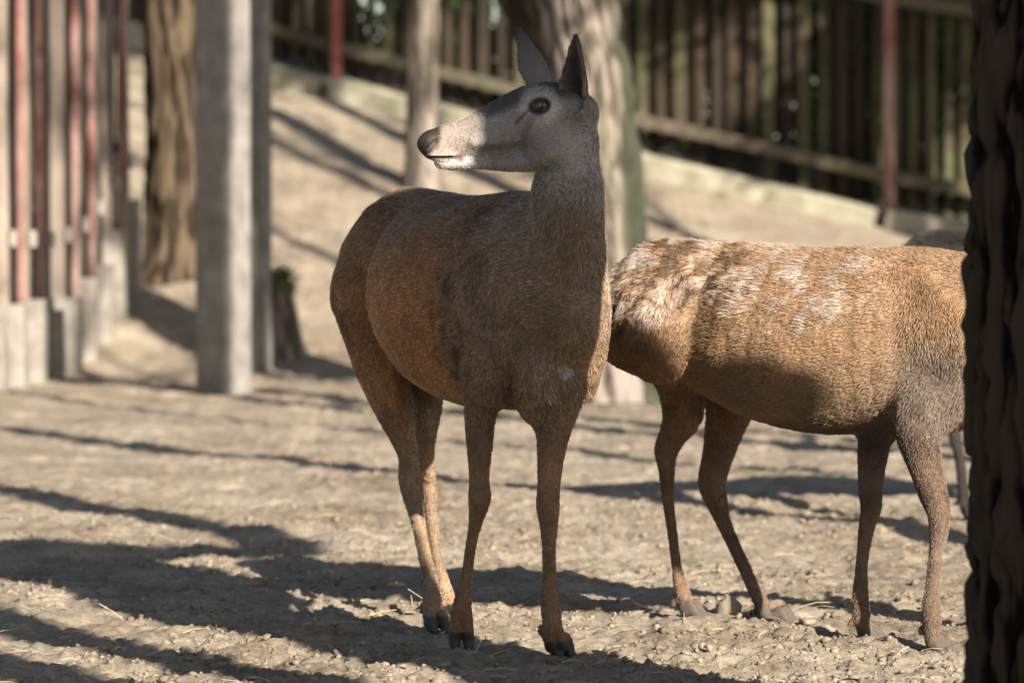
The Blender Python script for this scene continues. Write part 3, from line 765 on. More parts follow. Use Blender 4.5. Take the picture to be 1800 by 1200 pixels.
nh = [(1195, 640, 56, 9.90), (1201, 722, 43, 9.87), (1184, 763, 29, 9.88), (1172, 792, 25, 9.92), (1172, 826, 18.5, 9.92), (1174, 876, 14, 9.90), (1181, 930, 12, 9.88), (1189, 992, 12, 9.86), (1195, 1024, 15, 9.85), (1202, 1046, 17, 9.84)]
fh = [(1290, 690, 60, 10.12), (1277, 742, 43, 10.12), (1262, 800, 34, 10.14), (1252, 845, 31, 10.15), (1259, 880, 25, 10.14), (1270, 913, 17.5, 10.12), (1287, 951, 15.5, 10.10), (1306, 992, 14.5, 10.06), (1325, 1034, 15, 10.02), (1340, 1062, 18, 10.0)]
ff = [(1560, 700, 44, 9.62), (1541, 763, 32, 9.60), (1534, 805, 28, 9.59), (1530, 855, 24, 9.58), (1531, 893, 21, 9.56), (1523, 930, 16, 9.56), (1515, 992, 13, 9.55), (1513, 1046, 17, 9.54), (1514, 1080, 18.5, 9.52)]
nf = [(1628, 670, 46, 9.475), (1614, 735, 44, 9.44), (1618, 784, 37, 9.40), (1628, 826, 31, 9.36), (1640, 867, 28, 9.32), (1650, 903, 22.5, 9.28), (1650, 938, 19, 9.28), (1645, 972, 14, 9.28), (1639, 1034, 15, 9.28), (1637, 1067, 18.5, 9.27), (1638, 1092, 19, 9.26)]
def grd_at(px, py, Yd):
    p = W(px, py, Yd); FEET.append((p[0], p[1], p[2], 0.13)); return p
g2 = [grd_at(1210, 1083, 9.84), grd_at(1368, 1094, 10.0), grd(1522, 1124), grd(1644, 1147)]
F2f = [0.88, -0.475, 0]
feet2 = [(ankle_of(nh), g2[0], F2f), (ankle_of(fh), g2[1], F2f), (ankle_of(ff), g2[2], F2f), (ankle_of(nf), g2[3], [0.6, -0.8, 0])]
def loc(B, F, s):
    f3 = unit([F[0], F[1], 0]); l3 = np.array([-f3[1], f3[0], 0]); b3 = np.array([B[0], B[1], 0])
    return lambda a, l, z: b3 + s * (f3 * a + l3 * l + np.array([0, 0, z]))
p2 = loc(B2, F2, S2)
def graze(p, s, lat):
    nk = Tube([[*p(0.66, 0, 0.70), .055*s, .07*s], [*p(0.52, 0, 0.80), .07*s, .095*s], [*p(0.36, 0, 0.88), .085*s, .12*s], [*p(0.18, 0, 0.90), .12*s, .17*s]], lat, 0.06)
    return [nk]
hd2 = p2(0.70, 0, 0.70); hf2 = unit(0.55 * F2u + np.array([0, 0, -0.83])); hu2 = unit(0.83 * F2u + np.array([0, 0, 0.55]))
def pair_ears(O, f, u, s):
    l = np.cross(u, f); out = []
    for sd in (-1, 1):
        b = O + s * (f * 0.0 + u * 0.02 + l * 0.05 * sd)
        out.append(dict(base=b, tip=b + s * (u * 0.10 - f * 0.05 + l * 0.11 * sd), opening=f + 0.4 * l * sd, width=0.034*s))
    return out
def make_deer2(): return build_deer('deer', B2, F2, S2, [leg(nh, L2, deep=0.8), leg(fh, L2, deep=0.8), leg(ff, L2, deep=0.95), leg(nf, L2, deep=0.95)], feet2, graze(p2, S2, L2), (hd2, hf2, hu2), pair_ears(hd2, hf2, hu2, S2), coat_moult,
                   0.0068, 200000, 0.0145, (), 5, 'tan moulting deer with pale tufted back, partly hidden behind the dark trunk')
B3 = np.array([2.16, 13.35]); F3_ = np.array([0.97, 0.22]); S3 = 0.885; p3 = loc(B3, F3_, S3)
lat3 = unit(np.array([-0.22, 0.97, 0]))
legs3, feet3 = [], []
for sd, sh, fo in ((-1, 0.02, -0.03), (1, -0.04, 0.05)):
    legs3.append(Tube([[*p3(0.07, .11*sd, .68), .05*S3, .07*S3], [*p3(0.03+fo, .10*sd, .55), .034*S3, .04*S3], [*p3(0.04+fo, .095*sd, .38), .026*S3, .03*S3], [*p3(0.03+fo, .09*sd, .24), .016*S3, .019*S3], [*p3(0.03+fo, .09*sd, .10), .022*S3, .024*S3]], lat3, .022))
    feet3.append((p3(0.03+fo, .09*sd, .10), p3(0.05+fo, .09*sd, 0), [0.97, 0.22, 0]))
    legs3.append(Tube([[*p3(-0.70, .12*sd, .72), .06*S3, .10*S3], [*p3(-0.70+sh, .11*sd, .56), .04*S3, .055*S3], [*p3(-0.80+sh, .10*sd, .43), .026*S3, .036*S3], [*p3(-0.77+sh, .095*sd, .26), .017*S3, .021*S3], [*p3(-0.75+sh, .09*sd, .10), .022*S3, .024*S3]], lat3, .022))
    feet3.append((p3(-0.75+sh, .09*sd, .10), p3(-0.73+sh, .09*sd, 0), [0.97, 0.22, 0]))
hd3 = p3(0.70, 0, 0.70); f3u = unit([0.97, 0.22, 0]); hf3 = unit(0.55 * f3u + np.array([0, 0, -0.83])); hu3 = unit(0.83 * f3u + np.array([0, 0, 0.55]))
def make_deer3(): return build_deer('deer', B3, F3_, S3, legs3, feet3, graze(p3, S3, lat3), (hd3, hf3, hu3), pair_ears(hd3, hf3, hu3, S3), coat_shaded,
                   0.011, 60000, 0.014, (), 7, 'shade-darkened deer whose back shows behind the tan moulting deer')

# ------------------------------------------------------------------ the ground
def grow(a, b, d0, d1):
    v = [a]; n = 0
    while v[-1] < b:
        t = (v[-1] - a) / (b - a); v.append(v[-1] + d0 * (d1 / d0) ** t)
    return v
half = grow(0, 1.5, 0.0105, 0.012)[:-1] + grow(1.5, 4.2, 0.018, 0.09)[:-1] + grow(4.2, 16, 0.12, 1.2)[:-1] + grow(16, 260, 2, 40)
GX = np.array([-v for v in half[:0:-1]] + half)
GY = np.array([-v for v in grow(0, 120, 1.2, 25)[:0:-1]] + grow(0, 7.6, 0.5, 0.05)[:-1] + grow(7.6, 11.5, 0.0125, 0.015)[:-1] + grow(11.5, 24, 0.018, 0.07)[:-1] + grow(24, 40, 0.08, 0.3)[:-1] + grow(40, 420, 0.6, 40))
def soil_relief(x, y):
    a = sstep(60, 20, y) * sstep(2, 6, y)
    h = 0.016 * fbm(x*1.7, y*1.7, 0, 3, 51) + 0.011 * fbm(x*6, y*6, 0, 3, 52)
    f = fbm(x*19, y*19, 0, 3, 53)
    h = h + 0.0085 * np.maximum(f, -0.25) * (0.65 + 0.7 * sstep(-0.4, 0.5, fbm(x*2.2, y*2.2, 0, 2, 54))) + 0.0085 * fbm(x*45, y*45, 0, 2, 55)
    return h * a
def full_ground(x, y):
    z = terrain(x, y); r = soil_relief(x, y)
    near = np.zeros(np.shape(x))
    for (fx, fy) in HOOVES: near = np.maximum(near, np.exp(-((x - fx) ** 2 + (y - fy) ** 2) / 0.075 ** 2))
    return z + r * (1 - 0.85 * near)
HOOVES = [(g[0], g[1]) for g in (g_rf, g_lf, g_rh, g_lh, *g2)] + [(g[0], g[1]) for (_, g, _) in feet3]
gx, gy = np.meshgrid(GX, GY, indexing='ij')
gz = full_ground(gx.ravel(), gy.ravel())
ii = np.arange(len(GX) * len(GY)).reshape(len(GX), len(GY))
gq = np.stack([ii[:-1, :-1], ii[1:, :-1], ii[1:, 1:], ii[:-1, 1:]], -1).reshape(-1, 4)
ground = link('ground', mesh('ground', np.stack([gx.ravel(), gy.ravel(), gz], 1), gq, True), M_SOIL)
tag(ground, 'bare trodden tan soil of the enclosure rising to the fence', None, None, 'structure')

# ------------------------------------------------------------------ trees
def trunk_mesh(path, bark=0.012, freq=9, seg=40, ring=0.06, seed=0, flare=0.0, moss=0.0):
    """path rows (x, y, z, radius); furrowed bark as real relief"""
    P = catmull(np.asarray(path, float), 8)
    L = np.concatenate([[0], np.cumsum(np.linalg.norm(np.diff(P[:, :3], axis=0), axis=1))])
    n = max(int(L[-1] / ring), 4); t = np.linspace(0, L[-1], n)
    C = np.stack([np.interp(t, L, P[:, k]) for k in range(4)], 1)
    tan = np.gradient(C[:, :3], axis=0); tan /= np.linalg.norm(tan, axis=1)[:, None]
    ref = np.array([1.0, 0.13, 0]); e1 = np.cross(tan, ref); e1 /= np.linalg.norm(e1, axis=1)[:, None]; e2 = np.cross(tan, e1)
    th = np.linspace(0, 2*math.pi, seg, endpoint=False)
    T, H = np.meshgrid(th, t)
    Rr = np.repeat(C[:, 3][:, None], seg, 1)
    cx, cy = np.cos(T), np.sin(T)
    if flare: Rr = Rr * (1 + flare * np.exp(-H / 0.28) * (1 + 0.45 * np.cos(5*T + seed)))
    wob = 0.07 * fbm(cx*1.4, cy*1.4, H*1.1 + seed, 2, seed) * Rr
    k = freq * 0.16
    fur_ = fbm(cx*k*2.2 + 0.25*np.sin(H*5), cy*k*2.2, H*freq*0.22 + seed*3, 3, seed + 9)
    rel = np.clip(1 - np.abs(fur_) * 2.0, 0, 1)
    rel = 1 - rel
    Rr = Rr + wob + bark * (rel - 0.5) + bark * 0.35 * noise3(cx*k*7, cy*k*7, H*freq*0.9, seed + 3)
    V = C[:, None, :3] + (e1[:, None] * (cx * Rr)[..., None] + e2[:, None] * (cy * Rr)[..., None])
    V = V.reshape(-1, 3); ids = np.arange(n * seg).reshape(n, seg); nx_ = np.roll(ids, -1, 1)
    Q = np.stack([ids[:-1], nx_[:-1], nx_[1:], ids[1:]], -1).reshape(-1, 4)
    top = len(V); V = np.vstack([V, C[-1:, :3] + tan[-1:] * C[-1, 3] * 0.3])
    cap = np.stack([ids[-1], nx_[-1], np.full(seg, top), np.full(seg, top)], -1)
    D_ = V[:top].reshape(n, seg, 3) - C[:, None, :3]; D_ = D_ / np.linalg.norm(D_, axis=2)[..., None]
    ms = moss * sstep(0.50, 0.78, D_ @ np.array([0.99, -0.05, 0]) + 0.22 * fbm(cx*2, cy*2, H*1.5, 2, seed + 21))  # weight of the dark green tint, strongest on the right-hand side
    return V, Q, cap[:, :3], np.concatenate([rel.ravel(), [0.5]]), np.concatenate([ms.ravel(), [0]])
def trunk(name, path, mat, parent=None, **kw):
    V, Q, cap, rel, ms = trunk_mesh(path, **kw)
    me = bpy.data.meshes.new(name)
    me.from_pydata(V.tolist(), [], Q[:, ::-1].tolist() + cap[:, ::-1].tolist())
    me.polygons.foreach_set('use_smooth', np.ones(len(me.polygons), bool))
    a = me.attributes.new('relief', 'FLOAT', 'POINT'); a.data.foreach_set('value', rel.astype(np.float32))
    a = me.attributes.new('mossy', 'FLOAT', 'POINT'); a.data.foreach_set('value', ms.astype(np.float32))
    return link(name, me, mat, parent)
def boughs(name, starts, mat, parent, rr, depth=3):
    """branching limbs grown from (point, direction, length, radius), one crown mesh"""
    V, Fc = [], []
    def grow_limb(p, d, L, r, lv):
        n = 5; pts = [np.array(p, float)]; d = unit(d)
        for i in range(n):
            d = unit(d + np.array([rr.gauss(0, .16), rr.gauss(0, .16), rr.gauss(0.05, .10)])); pts.append(pts[-1] + d * L / n)
        m = 7 if lv == depth else 5; b0 = len(V)
        for i, q in enumerate(pts):
            ax = unit(pts[min(i+1, n)] - pts[max(i-1, 0)]); e1 = unit(np.cross(ax, [0.3, 1, 0.2])); e2 = np.cross(ax, e1); ra = r * (1 - 0.75 * i / n)
            for j in range(m):
                a = 2*math.pi*j/m; V.append(q + e1*math.cos(a)*ra + e2*math.sin(a)*ra)
        for i in range(n):
            for j in range(m): Fc.append((b0+i*m+j, b0+i*m+(j+1) % m, b0+(i+1)*m+(j+1) % m, b0+(i+1)*m+j))
        if lv > 0:
            for k in range(3 if lv > 1 else 4):
                i = rr.randint(1, n); g = unit(d + np.array([rr.gauss(0, .6), rr.gauss(0, .6), rr.gauss(.15, .35)]))
                grow_limb(pts[i], g, L * rr.uniform(.45, .7), r * (1 - .75*i/n) * .6 + .004, lv - 1)
    for (p, d, L, r) in starts: grow_limb(p, d, L, r, depth)
    me = mesh(name, V, Fc, True); a = me.attributes.new('relief', 'FLOAT', 'POINT'); a.data.foreach_set('value', np.full(len(V), 0.4, np.float32))
    return link(name, me, mat, parent)
def foliage(name, centre, rad, n, size, parent, rr_seed, mat=None):
    """leaves gathered in clumps through an uneven crown"""
    g = np.random.default_rng(rr_seed); c = np.asarray(centre, float); rad = np.asarray(rad, float)
    k = max(n // 260, 6); cc = g.normal(size=(k, 3)); cc /= np.linalg.norm(cc, axis=1)[:, None]; cc = c + cc * rad * (g.random((k, 1)) ** 0.45)
    p = cc[g.integers(0, k, n)] + g.normal(size=(n, 3)) * rad * 0.13
    a = unit_rows(g.normal(size=(n, 3))); b = unit_rows(np.cross(a, g.normal(size=(n, 3)))); s_ = size * g.uniform(.6, 1.3, (n, 1))
    V = np.stack([p - a*s_, p + b*s_*.5, p + a*s_, p - b*s_*.5], 1).reshape(-1, 3)
    return link(name, mesh(name, V, np.arange(4*n, dtype=np.int32).reshape(-1, 4)), mat or M_LEAF, parent)
def gz1(x, y): return float(terrain(np.array([x]), np.array([y]))[0])
def bare_tree(x, y, r, h, label, mat, seed, lean=(0, 0), crown=True, seg=28, flare=0.35, group=None, low=0.6):
    z = gz1(x, y) - 0.15; rr = random.Random(seed)
    t = empty('tree', (x, y, z)); tag(t, label, 'tree', group)
    pts = []
    for i in range(6):
        u = i / 5
        pts.append((x + lean[0]*u + (rr.uniform(-.05, .05) if 0 < i else 0), y + lean[1]*u + (rr.uniform(-.05, .05) if 0 < i else 0), z + h*u, r*(1 - 0.55*u)))
    trunk('trunk', pts, mat, t, bark=r*0.13, seg=seg, ring=0.10, seed=seed, flare=flare)
    if crown:
        st = []
        for k in range(7):
            u = low + (1 - low) * k / 6; i = min(int(u*5), 4); f = u*5 - i
            p = np.array(pts[i][:3]) * (1-f) + np.array(pts[i+1][:3]) * f; a = rr.uniform(0, 6.28)
            st.append((p, [math.cos(a), math.sin(a), rr.uniform(.5, 1.2)], rr.uniform(1.4, 2.6), r*0.35))
        boughs('crown', st, mat, t, rr, 2)
    return t

# the dark trunk that frames the picture on the right; it forks above the frame and shades the hind
AX, AY = 1.118, 7.25
ta = empty('tree', (AX, AY, -0.1)); tag(ta, 'dark furrowed tree trunk close by, hiding the tan deer\'s forequarters', 'tree')
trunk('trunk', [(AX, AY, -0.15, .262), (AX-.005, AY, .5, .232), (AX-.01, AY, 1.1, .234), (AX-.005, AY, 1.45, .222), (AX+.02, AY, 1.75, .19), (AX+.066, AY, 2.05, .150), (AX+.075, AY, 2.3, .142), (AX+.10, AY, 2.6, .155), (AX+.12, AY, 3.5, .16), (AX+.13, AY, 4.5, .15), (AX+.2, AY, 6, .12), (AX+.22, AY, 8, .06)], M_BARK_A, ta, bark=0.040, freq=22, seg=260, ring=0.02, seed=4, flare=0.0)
trunk('fork', [(AX+.08, AY, 1.78, .09), (AX+.19, AY, 2.03, .13), (AX+.31, AY, 2.32, .18), (AX+.48, AY, 2.49, .14), (AX+.80, AY, 2.54, .085), (AX+1.14, AY, 2.54, .085), (AX+1.36, AY, 2.78, .10), (AX+1.43, AY, 3.4, .11), (AX+1.47, AY, 5.0, .08), (AX+1.5, AY, 7.2, .05)], M_BARK_A, ta, bark=0.03, freq=13, seg=60, ring=0.04, seed=6)
trunk('limb', [(AX+.38, AY, 2.45, .09), (AX+.55, AY, 2.10, .11), (AX+.74, AY, 1.84, .13), (AX+.90, AY, 1.72, .13), (AX+1.0, AY, 1.62, .10), (AX+1.10, AY, 1.54, .04)], M_BARK_A, ta, bark=0.03, freq=13, seg=40, ring=0.04, seed=7)  # unseen drooping limb, added to shade the tan deer's hindquarters
rA = random.Random(3)
boughs('crown', [((AX+.2, AY, 6), [.3, .6, 1], 2.4, .07), ((AX+.2, AY, 6.5), [-.8, .3, .8], 2.2, .06), ((AX+1.47, AY, 5.6), [.8, .2, .9], 2.4, .06), ((AX+1.49, AY, 6.4), [.2, -.8, .8], 2.0, .05), ((AX+.22, AY, 7.6), [0, 0, 1], 2, .06)], M_BARK_A, ta, rA, 2)
sn = empty('shade_trunk', (2.15, 5.5, -0.1)); tag(sn, 'added unseen trunk stub shading the dark furrowed trunk', 'shade caster')  # unseen stub, added and sized to shade the near trunk
trunk('trunk', [(2.15, 5.5, -.15, .26), (2.15, 5.5, 1.0, .225), (2.14, 5.5, 1.8, .21), (2.11, 5.5, 2.6, .18)], M_BARK_A, sn, bark=0.03, seg=60, ring=.05, seed=8)

# trees standing outside the picture to the right, whose shadows stripe the ground
side = [(3.02, 10.0, .12, 9, (0.1, 0)), (5.30, 12.0, .15, 10, (0, .1)), (5.47, 14.0, .12, 10, (0, 0)), (2.34, 4.0, .14, 10, (0, 0)), (2.46, 3.0, .15, 10, (0.1, 0)), (2.88, 15.0, .13, 13, (0, 0)),
        (4.1, 11.0, .07, 9, (0, 0)), (6.5, 16.2, .10, 10, (0, 0)), (7.4, 17.5, .17, 11, (.2, 0)), (8.8, 19.0, .15, 11, (0, .2)), (9.6, 23.0, .18, 12, (-.2, .1)), (11.5, 22.0, .2, 12, (0, 0))]
for k, (x, y, r, h, ln) in enumerate(side):
    bare_tree(x, y, r, h, 'slender bare tree off to the side, its shadow striping the soil', M_BARK_C, 20 + k, ln, True, 24, .25, 'bare trees off to the side', .9 if y < 5 else .66)
# unseen evergreens, added to keep the far fence in broken shade
for k, (x, y, h, rad, n) in enumerate([(7.6, 26.6, 6.6, (1.7, 1.7, 1.7), 9000), (10.6, 27.0, 8.2, (2.2, 2.2, 2.0), 9000), (4.5, 24.8, 9.1, (1.7, 1.7, 1.25), 9000)]):
    t = bare_tree(x, y, .2, h + 1, 'leafy ivy-clad tree added off to the side to shade the plank fence', M_BARK_C, 60 + k, (0, 0), False, 24, .3, 'leafy trees by the fence')
    foliage('crown', (x, y, gz1(x, y) + h), rad, n, .09, t, 70 + k)

# the grey mossy tree behind the hind: leaning trunk and a dark second stem
cy_ = 22.6
c0 = W(1080, 700, cy_); cz = gz1(c0[0], cy_)
tc = empty('tree', (c0[0], cy_, cz)); tag(tc, 'thick grey leaning tree with dark green side, behind the alert hind', 'tree')
def wp(px, py, r, Yd=cy_): return (*W(px, py, Yd), r)
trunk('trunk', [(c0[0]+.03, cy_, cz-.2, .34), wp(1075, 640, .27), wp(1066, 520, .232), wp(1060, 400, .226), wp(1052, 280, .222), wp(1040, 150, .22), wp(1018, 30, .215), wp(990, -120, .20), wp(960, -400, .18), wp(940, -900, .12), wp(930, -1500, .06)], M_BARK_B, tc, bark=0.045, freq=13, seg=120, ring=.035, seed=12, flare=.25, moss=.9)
trunk('stem', [wp(1010, 190, .10, cy_+.1), wp(975, 110, .14, cy_+.15), wp(930, 10, .145, cy_+.2), wp(880, -110, .13, cy_+.3), wp(800, -400, .10, cy_+.5), wp(760, -900, .06, cy_+.6)], M_BARK_C, tc, bark=0.02, seg=50, ring=.05, seed=13)
boughs('crown', [(W(945, -700, cy_), [.5, .2, 1], 2.6, .06), (W(940, -900, cy_), [-.8, -.1, .8], 2.4, .05), (W(930, -1300, cy_), [.3, .8, .8], 2.4, .05), (W(780, -600, cy_+.5), [-.8, .3, .7], 2.2, .05)], M_BARK_B, tc, random.Random(5), 2)
# the slim pale tree on the bank
sy = 31.6; s0 = W(742, 335, sy); sz = gz1(s0[0], sy)
ts = empty('tree', (s0[0], sy, sz)); tag(ts, 'slim pale tree trunk on the sunny bank behind the hind\'s nose', 'tree')
trunk('trunk', [(s0[0]+.02, sy, sz-.2, .2), wp(742, 300, .135, sy), wp(741, 180, .125, sy), wp(744, 60, .12, sy), wp(748, -100, .115, sy), wp(752, -500, .09, sy), wp(750, -1100, .04, sy)], M_BARK_B, ts, bark=.014, seg=40, ring=.08, seed=15, flare=.4)
boughs('crown', [(W(752, -400, sy), [.6, -.3, 1], 2.4, .05), (W(752, -600, sy), [-.6, -.2, 1], 2.2, .045), (W(750, -900, sy), [.2, .6, 1], 2, .04)], M_BARK_B, ts, random.Random(6), 2)
# the brown tree beside the left fence
by = 28.0; b0 = W(305, 490, by); bz = gz1(b0[0], by)
tb = empty('tree', (b0[0], by, bz)); tag(tb, 'brown rough-barked tree at the end of the stepped fence', 'tree')
trunk('trunk', [(b0[0]-.05, by, bz-.25, .34), wp(303, 440, .215, by), wp(305, 300, .195, by), wp(303, 150, .19, by), wp(298, 0, .185, by), wp(290, -250, .17, by), wp(280, -800, .11, by), wp(275, -1400, .05, by)], M_BARK_C, tb, bark=.035, seg=60, ring=.05, seed=17, flare=.35)
boughs('crown', [(W(285, -500, by), [.8, -.3, .8], 2.6, .06), (W(280, -800, by), [-.7, -.3, .9], 2.4, .05), (W(276, -1100, by), [.3, .7, .9], 2.2, .05)], M_BARK_C, tb, random.Random(8), 2)

# ------------------------------------------------------------------ the plank fence along the top of the bank
fA, fB = W(470, 158, 35.4), W(1690, 408, 33.0)
fd = (fB - fA); flen = np.linalg.norm(fd[:2]); fdir = np.array([fd[0], fd[1], 0]) / flen
def fence_at(px_like):
    """point on the fence line at distance t (metres) from its left mark, on the ground"""
    p = fA[:2] + fdir[:2] * px_like; return np.array([p[0], p[1], gz1(p[0], p[1])])
fnorm = np.array([fdir[1], -fdir[0], 0]);  fnorm = fnorm if fnorm[1] < 0 else -fnorm     # towards the camera
fence = empty('plank_fence', tuple(fence_at(0))); tag(fence, 'upright mossy plank fence with red posts along the far bank', 'fence')
T0, T1 = -5.5, flen + 5.0
def t_at(px):
    k_ = (px - 900) / FPX; return (k_ * fA[1] - fA[0]) / (fdir[0] - k_ * fdir[1])
t_post0 = t_at(600); step = (t_at(1567) - t_post0) / 2
posts = [t_post0 + step * i for i in range(-3, 6) if T0 < t_post0 + step * i < T1]
rr = random.Random(21); k = 0
for i, t in enumerate(posts):
    p = fence_at(t) + fnorm * 0.10
    beam('post', p - [0, 0, .15], p + [0, 0, 2.55], .095, .095, M_RED if abs(t - t_post0) < .1 else M_RED_WORN, fence, up=(0, 1, 0), seed=i)
    if i < len(posts) - 1:
        q = fence_at(posts[i+1]) + fnorm * 0.10
        beam('base_beam', p + fdir * .06 + fnorm * .16 + [0, 0, .02], q - fdir * .06 + fnorm * .16 + [0, 0, .02], .30, .24, M_BEAM, fence, wob=.006, seed=i+40, cuts=3)
        for hh in (.42, 1.95):
            beam('rail', p - fnorm * .02 + [0, 0, hh], q - fnorm * .02 + [0, 0, hh], .07, .11, M_RAIL, fence, wob=.004, seed=i+60, cuts=2)
t = T0
while t < T1:
    w = rr.uniform(.075, .115); p = fence_at(t)
    if posts[0] < t < posts[-1]:
        front = rr.random() < .62
        off = fnorm * (-.085)
        zb = .17 + rr.uniform(-.05, .05); zt = 2.25 + rr.uniform(-.06, .05)
        beam('plank', p + off + [0, 0, zb], p + off + [rr.uniform(-.02, .02), 0, zt], w, .025, M_PLANK_G if front else M_PLANK_B, fence, up=(0, 1, 0), wob=.002, seed=k)
        t2 = t + .5 * w + .02 + rr.uniform(0.02, .05)
        if rr.random() < .72:
            p2_ = fence_at(t2); off2 = fnorm * (-.125)
            beam('plank', p2_ + off2 + [0, 0, zb + .02], p2_ + off2 + [0, 0, zt - rr.uniform(.0, .5)], .075, .02, M_PLANK_B, fence, up=(0, 1, 0), seed=k+500)
    t += w + rr.uniform(.05, .085); k += 1
# dense dark shrubbery behind the fence
for k in range(7):
    tt = T0 + 1.2 + k * (T1 - T0 - 2) / 6; p = fence_at(tt) - fnorm * 2.0
    hb = empty('evergreen_shrub', tuple(p)); tag(hb, 'dark evergreen shrub behind the plank fence', 'shrub', 'shrubs behind the plank fence')
    trunk('trunk', [(p[0], p[1], p[2]-.3, .08), (p[0]+.05, p[1], p[2]+1.0, .06), (p[0], p[1], p[2]+2.2, .02)], M_BARK_C, hb, bark=.01, seg=10, ring=.2, seed=k)
    foliage('crown', p + np.array([0, 0, 1.5]), (1.55, .9, 1.9), 9500, .11, hb, 90 + k)

# ------------------------------------------------------------------ concrete gate posts and mossy stump
def footed_post(name, base, w, d, h, yaw, label, mat, seed):
    base = np.asarray(base, float); z = gz1(base[0], base[1])
    o = empty(name, (base[0], base[1], z)); tag(o, label, 'post')
    p = np.array([base[0], base[1], z])
    dr = (math.cos(yaw), math.sin(yaw), 0)
    beam('shaft', p - [0, 0, .3], p + [0, 0, h], w, d, mat, o, up=(-dr[1], dr[0], 0), wob=.002, seed=seed, bev=.06, cuts=4)
    beam('cap', p + [0, 0, h + .001], p + [0, 0, h + .07], w + .05, d + .05, mat, o, up=(-dr[1], dr[0], 0), seed=seed + 1, bev=.1)
    return o
pA = W(393, 688, 22.6); footed_post('gate_post', pA[:2], .25, .24, 3.0, math.radians(-24), 'thick square concrete post standing on the bare soil', M_CONC, 3)
pB = W(458, 648, 25.4); footed_post('gate_post', pB[:2], .115, .13, 3.1, math.radians(-20), 'slender concrete post just behind the thick square post', M_CONC, 5)
st0 = W(505, 582, 25.9); zst = gz1(st0[0], 25.9)
stp = empty('stump', (st0[0], 25.9, zst)); tag(stp, 'short grey stump with green mossy top beside the slender post', 'stump')
trunk('trunk', [(st0[0], 25.9, zst-.1, .12), (st0[0]-.01, 25.9, zst+.2, .085), (st0[0]-.05, 25.9, zst+.42, .08), (st0[0]-.07, 25.9, zst+.50, .07)], M_BARK_B, stp, bark=.02, seg=30, ring=.03, seed=31, flare=.4)
g_ = np.random.default_rng(5); mp_ = np.array([st0[0]-.06, 25.9, zst+.50]) + g_.normal(size=(900, 3)) * [.055, .055, .05]
ma_ = unit_rows(g_.normal(size=(900, 3))); mb_ = unit_rows(np.cross(ma_, g_.normal(size=(900, 3))))
link('moss', mesh('moss', np.stack([mp_ - ma_*.02, mp_ + mb_*.01, mp_ + ma_*.02, mp_ - mb_*.01], 1).reshape(-1, 3), np.arange(3600, dtype=np.int32).reshape(-1, 4)), M_MOSS, stp)

# ------------------------------------------------------------------ stepped fence on the left
lf_ = empty('stepped_fence', (-3.05, 23.2, 0)); tag(lf_, 'stepped fence of pale concrete posts, red poles and shade-black gap boards', 'fence')
for i in range(-3, 8):
    Yp = 23.25 + i * .62; xp = -3.06 + (Yp - 23.25) * .066; z = gz1(xp, Yp)
    rr2 = random.Random(i + 77)
    beam('footing', (xp + .03, Yp, z - .2), (xp + .03, Yp, z + .46 + .02*i + rr2.uniform(-.07, .07)), .17, .24, M_CONC_OLD, lf_, up=(0, 1, 0), wob=.004, seed=i+9, bev=.08)
    beam('plinth', (xp - .02, Yp + .13, z + .09), (xp + .02, Yp + .50, z + .12), .12, .34, M_CONC_OLD, lf_, seed=i+29, bev=.06)
    beam('post', (xp - .03, Yp, z + .36), (xp - .03 + rr2.uniform(-.015, .015), Yp, z + 3.0), .085 + rr2.uniform(-.01, .02), .11, M_PALE, lf_, up=(0, 1, 0), wob=.006, seed=i+19, bev=.10, cuts=3)
    if i % 3 != 0:
        beam('pole', (xp - .02, Yp - .12, z + .40), (xp - .02, Yp - .12, z + 2.9), .055, .055, M_RED_WORN, lf_, up=(0, 1, 0), seed=i+39, bev=.28)
    beam('bracket', (xp - .02, Yp + .03, z + .90), (xp + .05, Yp - .06, z + .90), .05, .10, M_CONC_OLD, lf_, seed=i+49)
    for j in range(3):
        yb = Yp + .125 + j * .145
        beam('board', (xp - .03, yb, z + .28), (xp - .03 + rr2.uniform(-.01, .01), yb, z + 2.8), .022, .135, M_GAP_SHADE, lf_, up=(0, 1, 0), seed=i*7+j)  # blackened boards imitate shadowed gaps between the posts
    for hh in (1.0, 2.3):
        beam('rail', (xp - .09, Yp - .02, z + hh), (xp - .05, Yp + .60, z + hh + .02), .04, .09, M_RAIL, lf_, seed=i+70)

# ------------------------------------------------------------------ animals
make_deer1(); make_deer2(); make_deer3()

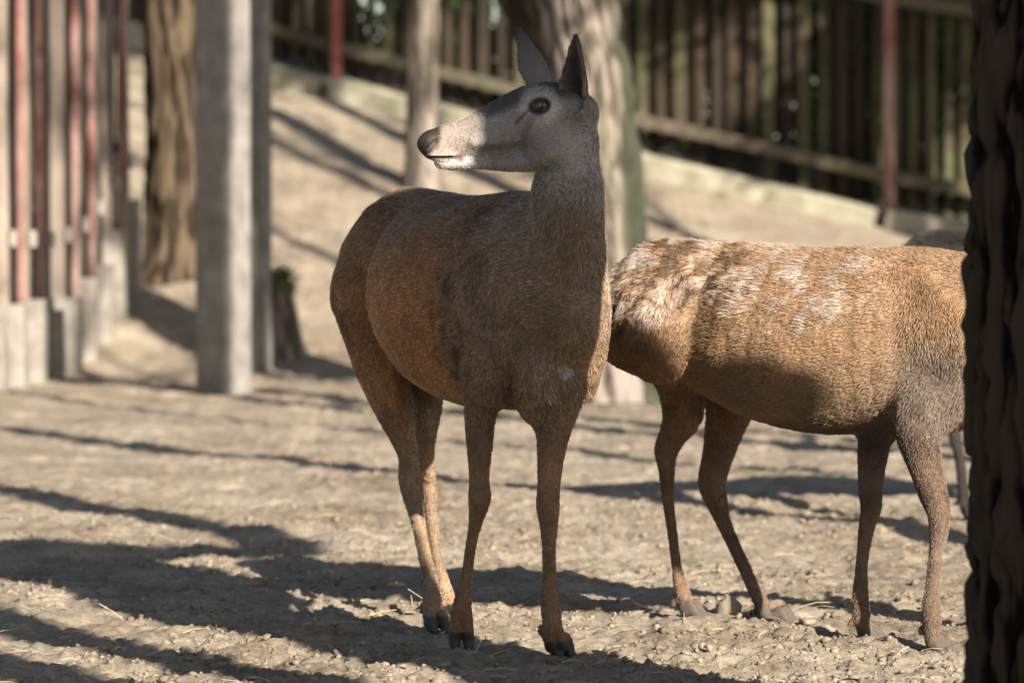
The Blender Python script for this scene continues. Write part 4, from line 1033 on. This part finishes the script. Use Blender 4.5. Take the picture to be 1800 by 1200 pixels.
# ------------------------------------------------------------------ clods, stones, straw
phi = (1 + 5 ** .5) / 2
ICO_V = unit_rows(np.array([(-1, phi, 0), (1, phi, 0), (-1, -phi, 0), (1, -phi, 0), (0, -1, phi), (0, 1, phi), (0, -1, -phi), (0, 1, -phi), (phi, 0, -1), (phi, 0, 1), (-phi, 0, -1), (-phi, 0, 1)]))
ICO_F = np.array([(0,11,5),(0,5,1),(0,1,7),(0,7,10),(0,10,11),(1,5,9),(5,11,4),(11,10,2),(10,7,6),(7,1,8),(3,9,4),(3,4,2),(3,2,6),(3,6,8),(3,8,9),(4,9,5),(2,4,11),(6,2,10),(8,6,7),(9,8,1)])
def clods(n, y0, y1, smin_, smax_, seed):
    g = np.random.default_rng(seed)
    y = y0 + (y1 - y0) * g.random(n) ** 1.25; x = g.uniform(-1, 1, n) * (0.145 * y + 0.1)
    keep = fbm(x*1.6, y*1.6, 0, 3, 90) + g.normal(size=n) * .3 > -0.1
    x, y = x[keep], y[keep]; n = len(x)
    s_ = smin_ * (smax_ / smin_) ** (g.random(n) ** 3.2)
    z = full_ground(x, y) + s_ * .15
    jit = 1 + g.normal(size=(n, 12, 1)) * .30
    sc = s_[:, None, None] * g.uniform(.65, 1.25, (n, 1, 3)) * [1, 1, .75]
    V = ICO_V[None] * jit * sc + np.stack([x, y, z], 1)[:, None, :]
    F_ = ICO_F[None] + (np.arange(n) * 12)[:, None, None]
    return V.reshape(-1, 3), F_.reshape(-1, 3)
cv, cf = clods(44000, 8.2, 14.0, .0022, .0125, 1)
cl_o = link('soil_clods', mesh('soil_clods', cv, cf.astype(np.int32)), M_CLOD)
tag(cl_o, 'loose crumbs and clods of dry tan soil strewn about', 'soil', None, 'stuff')
for k, (px, py, r, lab) in enumerate([(352, 998, .030, 'pale rounded stone beside the long tree shadow'), (1282, 1090, .030, 'upright pointed clod by the tan deer\'s hind hooves'), (640, 1128, .016, 'small pale stone in the trunk\'s shadow edge'),
                                    (1170, 1090, .022, 'squat tan clod left of the tan deer\'s hooves'), (365, 1160, .018, 'flat grey stone in the lower shadow'), (1420, 1105, .022, 'tan clod between the tan deer\'s hooves'), (575, 1000, .022, 'pale flat stone in the middle shadow')]):
    Yd = row_Y(py); p = W(px, py, Yd); z = float(full_ground(np.array([p[0]]), np.array([Yd]))[0])
    g = np.random.default_rng(200 + k); up = 1.5 if k == 1 else .5
    v = np.vstack([ICO_V, unit_rows(ICO_V[ICO_F].mean(1))]); f2 = np.array([t for i, (a, b, c) in enumerate(ICO_F) for t in ((a, b, 12+i), (b, c, 12+i), (c, a, 12+i))])
    v = v * (1 + g.normal(size=(len(v), 1)) * .16) * r * [1.1, 1, up] + [p[0], Yd, z + r * up * .35]
    tag(link('stone' if 'stone' in lab else 'clod', mesh('stone', v, f2.astype(np.int32)), M_STONE if 'stone' in lab else M_CLOD), lab, 'stone' if 'stone' in lab else 'clod')
g = np.random.default_rng(44); V, Fc = [], []
for k in range(230):
    y = 8.3 + 7 * g.random() ** 1.7; x = g.uniform(-1, 1) * (.14 * y); z = float(full_ground(np.array([x]), np.array([y]))[0]) + .006
    a = g.uniform(0, 6.28); L = g.uniform(.02, .09); up = g.normal() * .12 + (.7 if g.random() < .06 else .04)
    d = np.array([math.cos(a), math.sin(a), up]) * L; sd = np.array([-math.sin(a), math.cos(a), 0]) * .0012; th = np.array([0, 0, .0014])
    b0 = len(V); p = np.array([x, y, z]); mid = p + d * .5 + [0, 0, L * .06]
    for q in (p, mid, p + d): V += [q + sd, q - sd, q + th]
    for i in (0, 3): Fc += [(b0+i, b0+i+1, b0+i+4, b0+i+3), (b0+i+1, b0+i+2, b0+i+5, b0+i+4), (b0+i+2, b0+i, b0+i+3, b0+i+5)]
tag(link('straw', mesh('straw', V, Fc), M_STRAW), 'dry straw stalks scattered over the soil', 'straw', None, 'stuff')
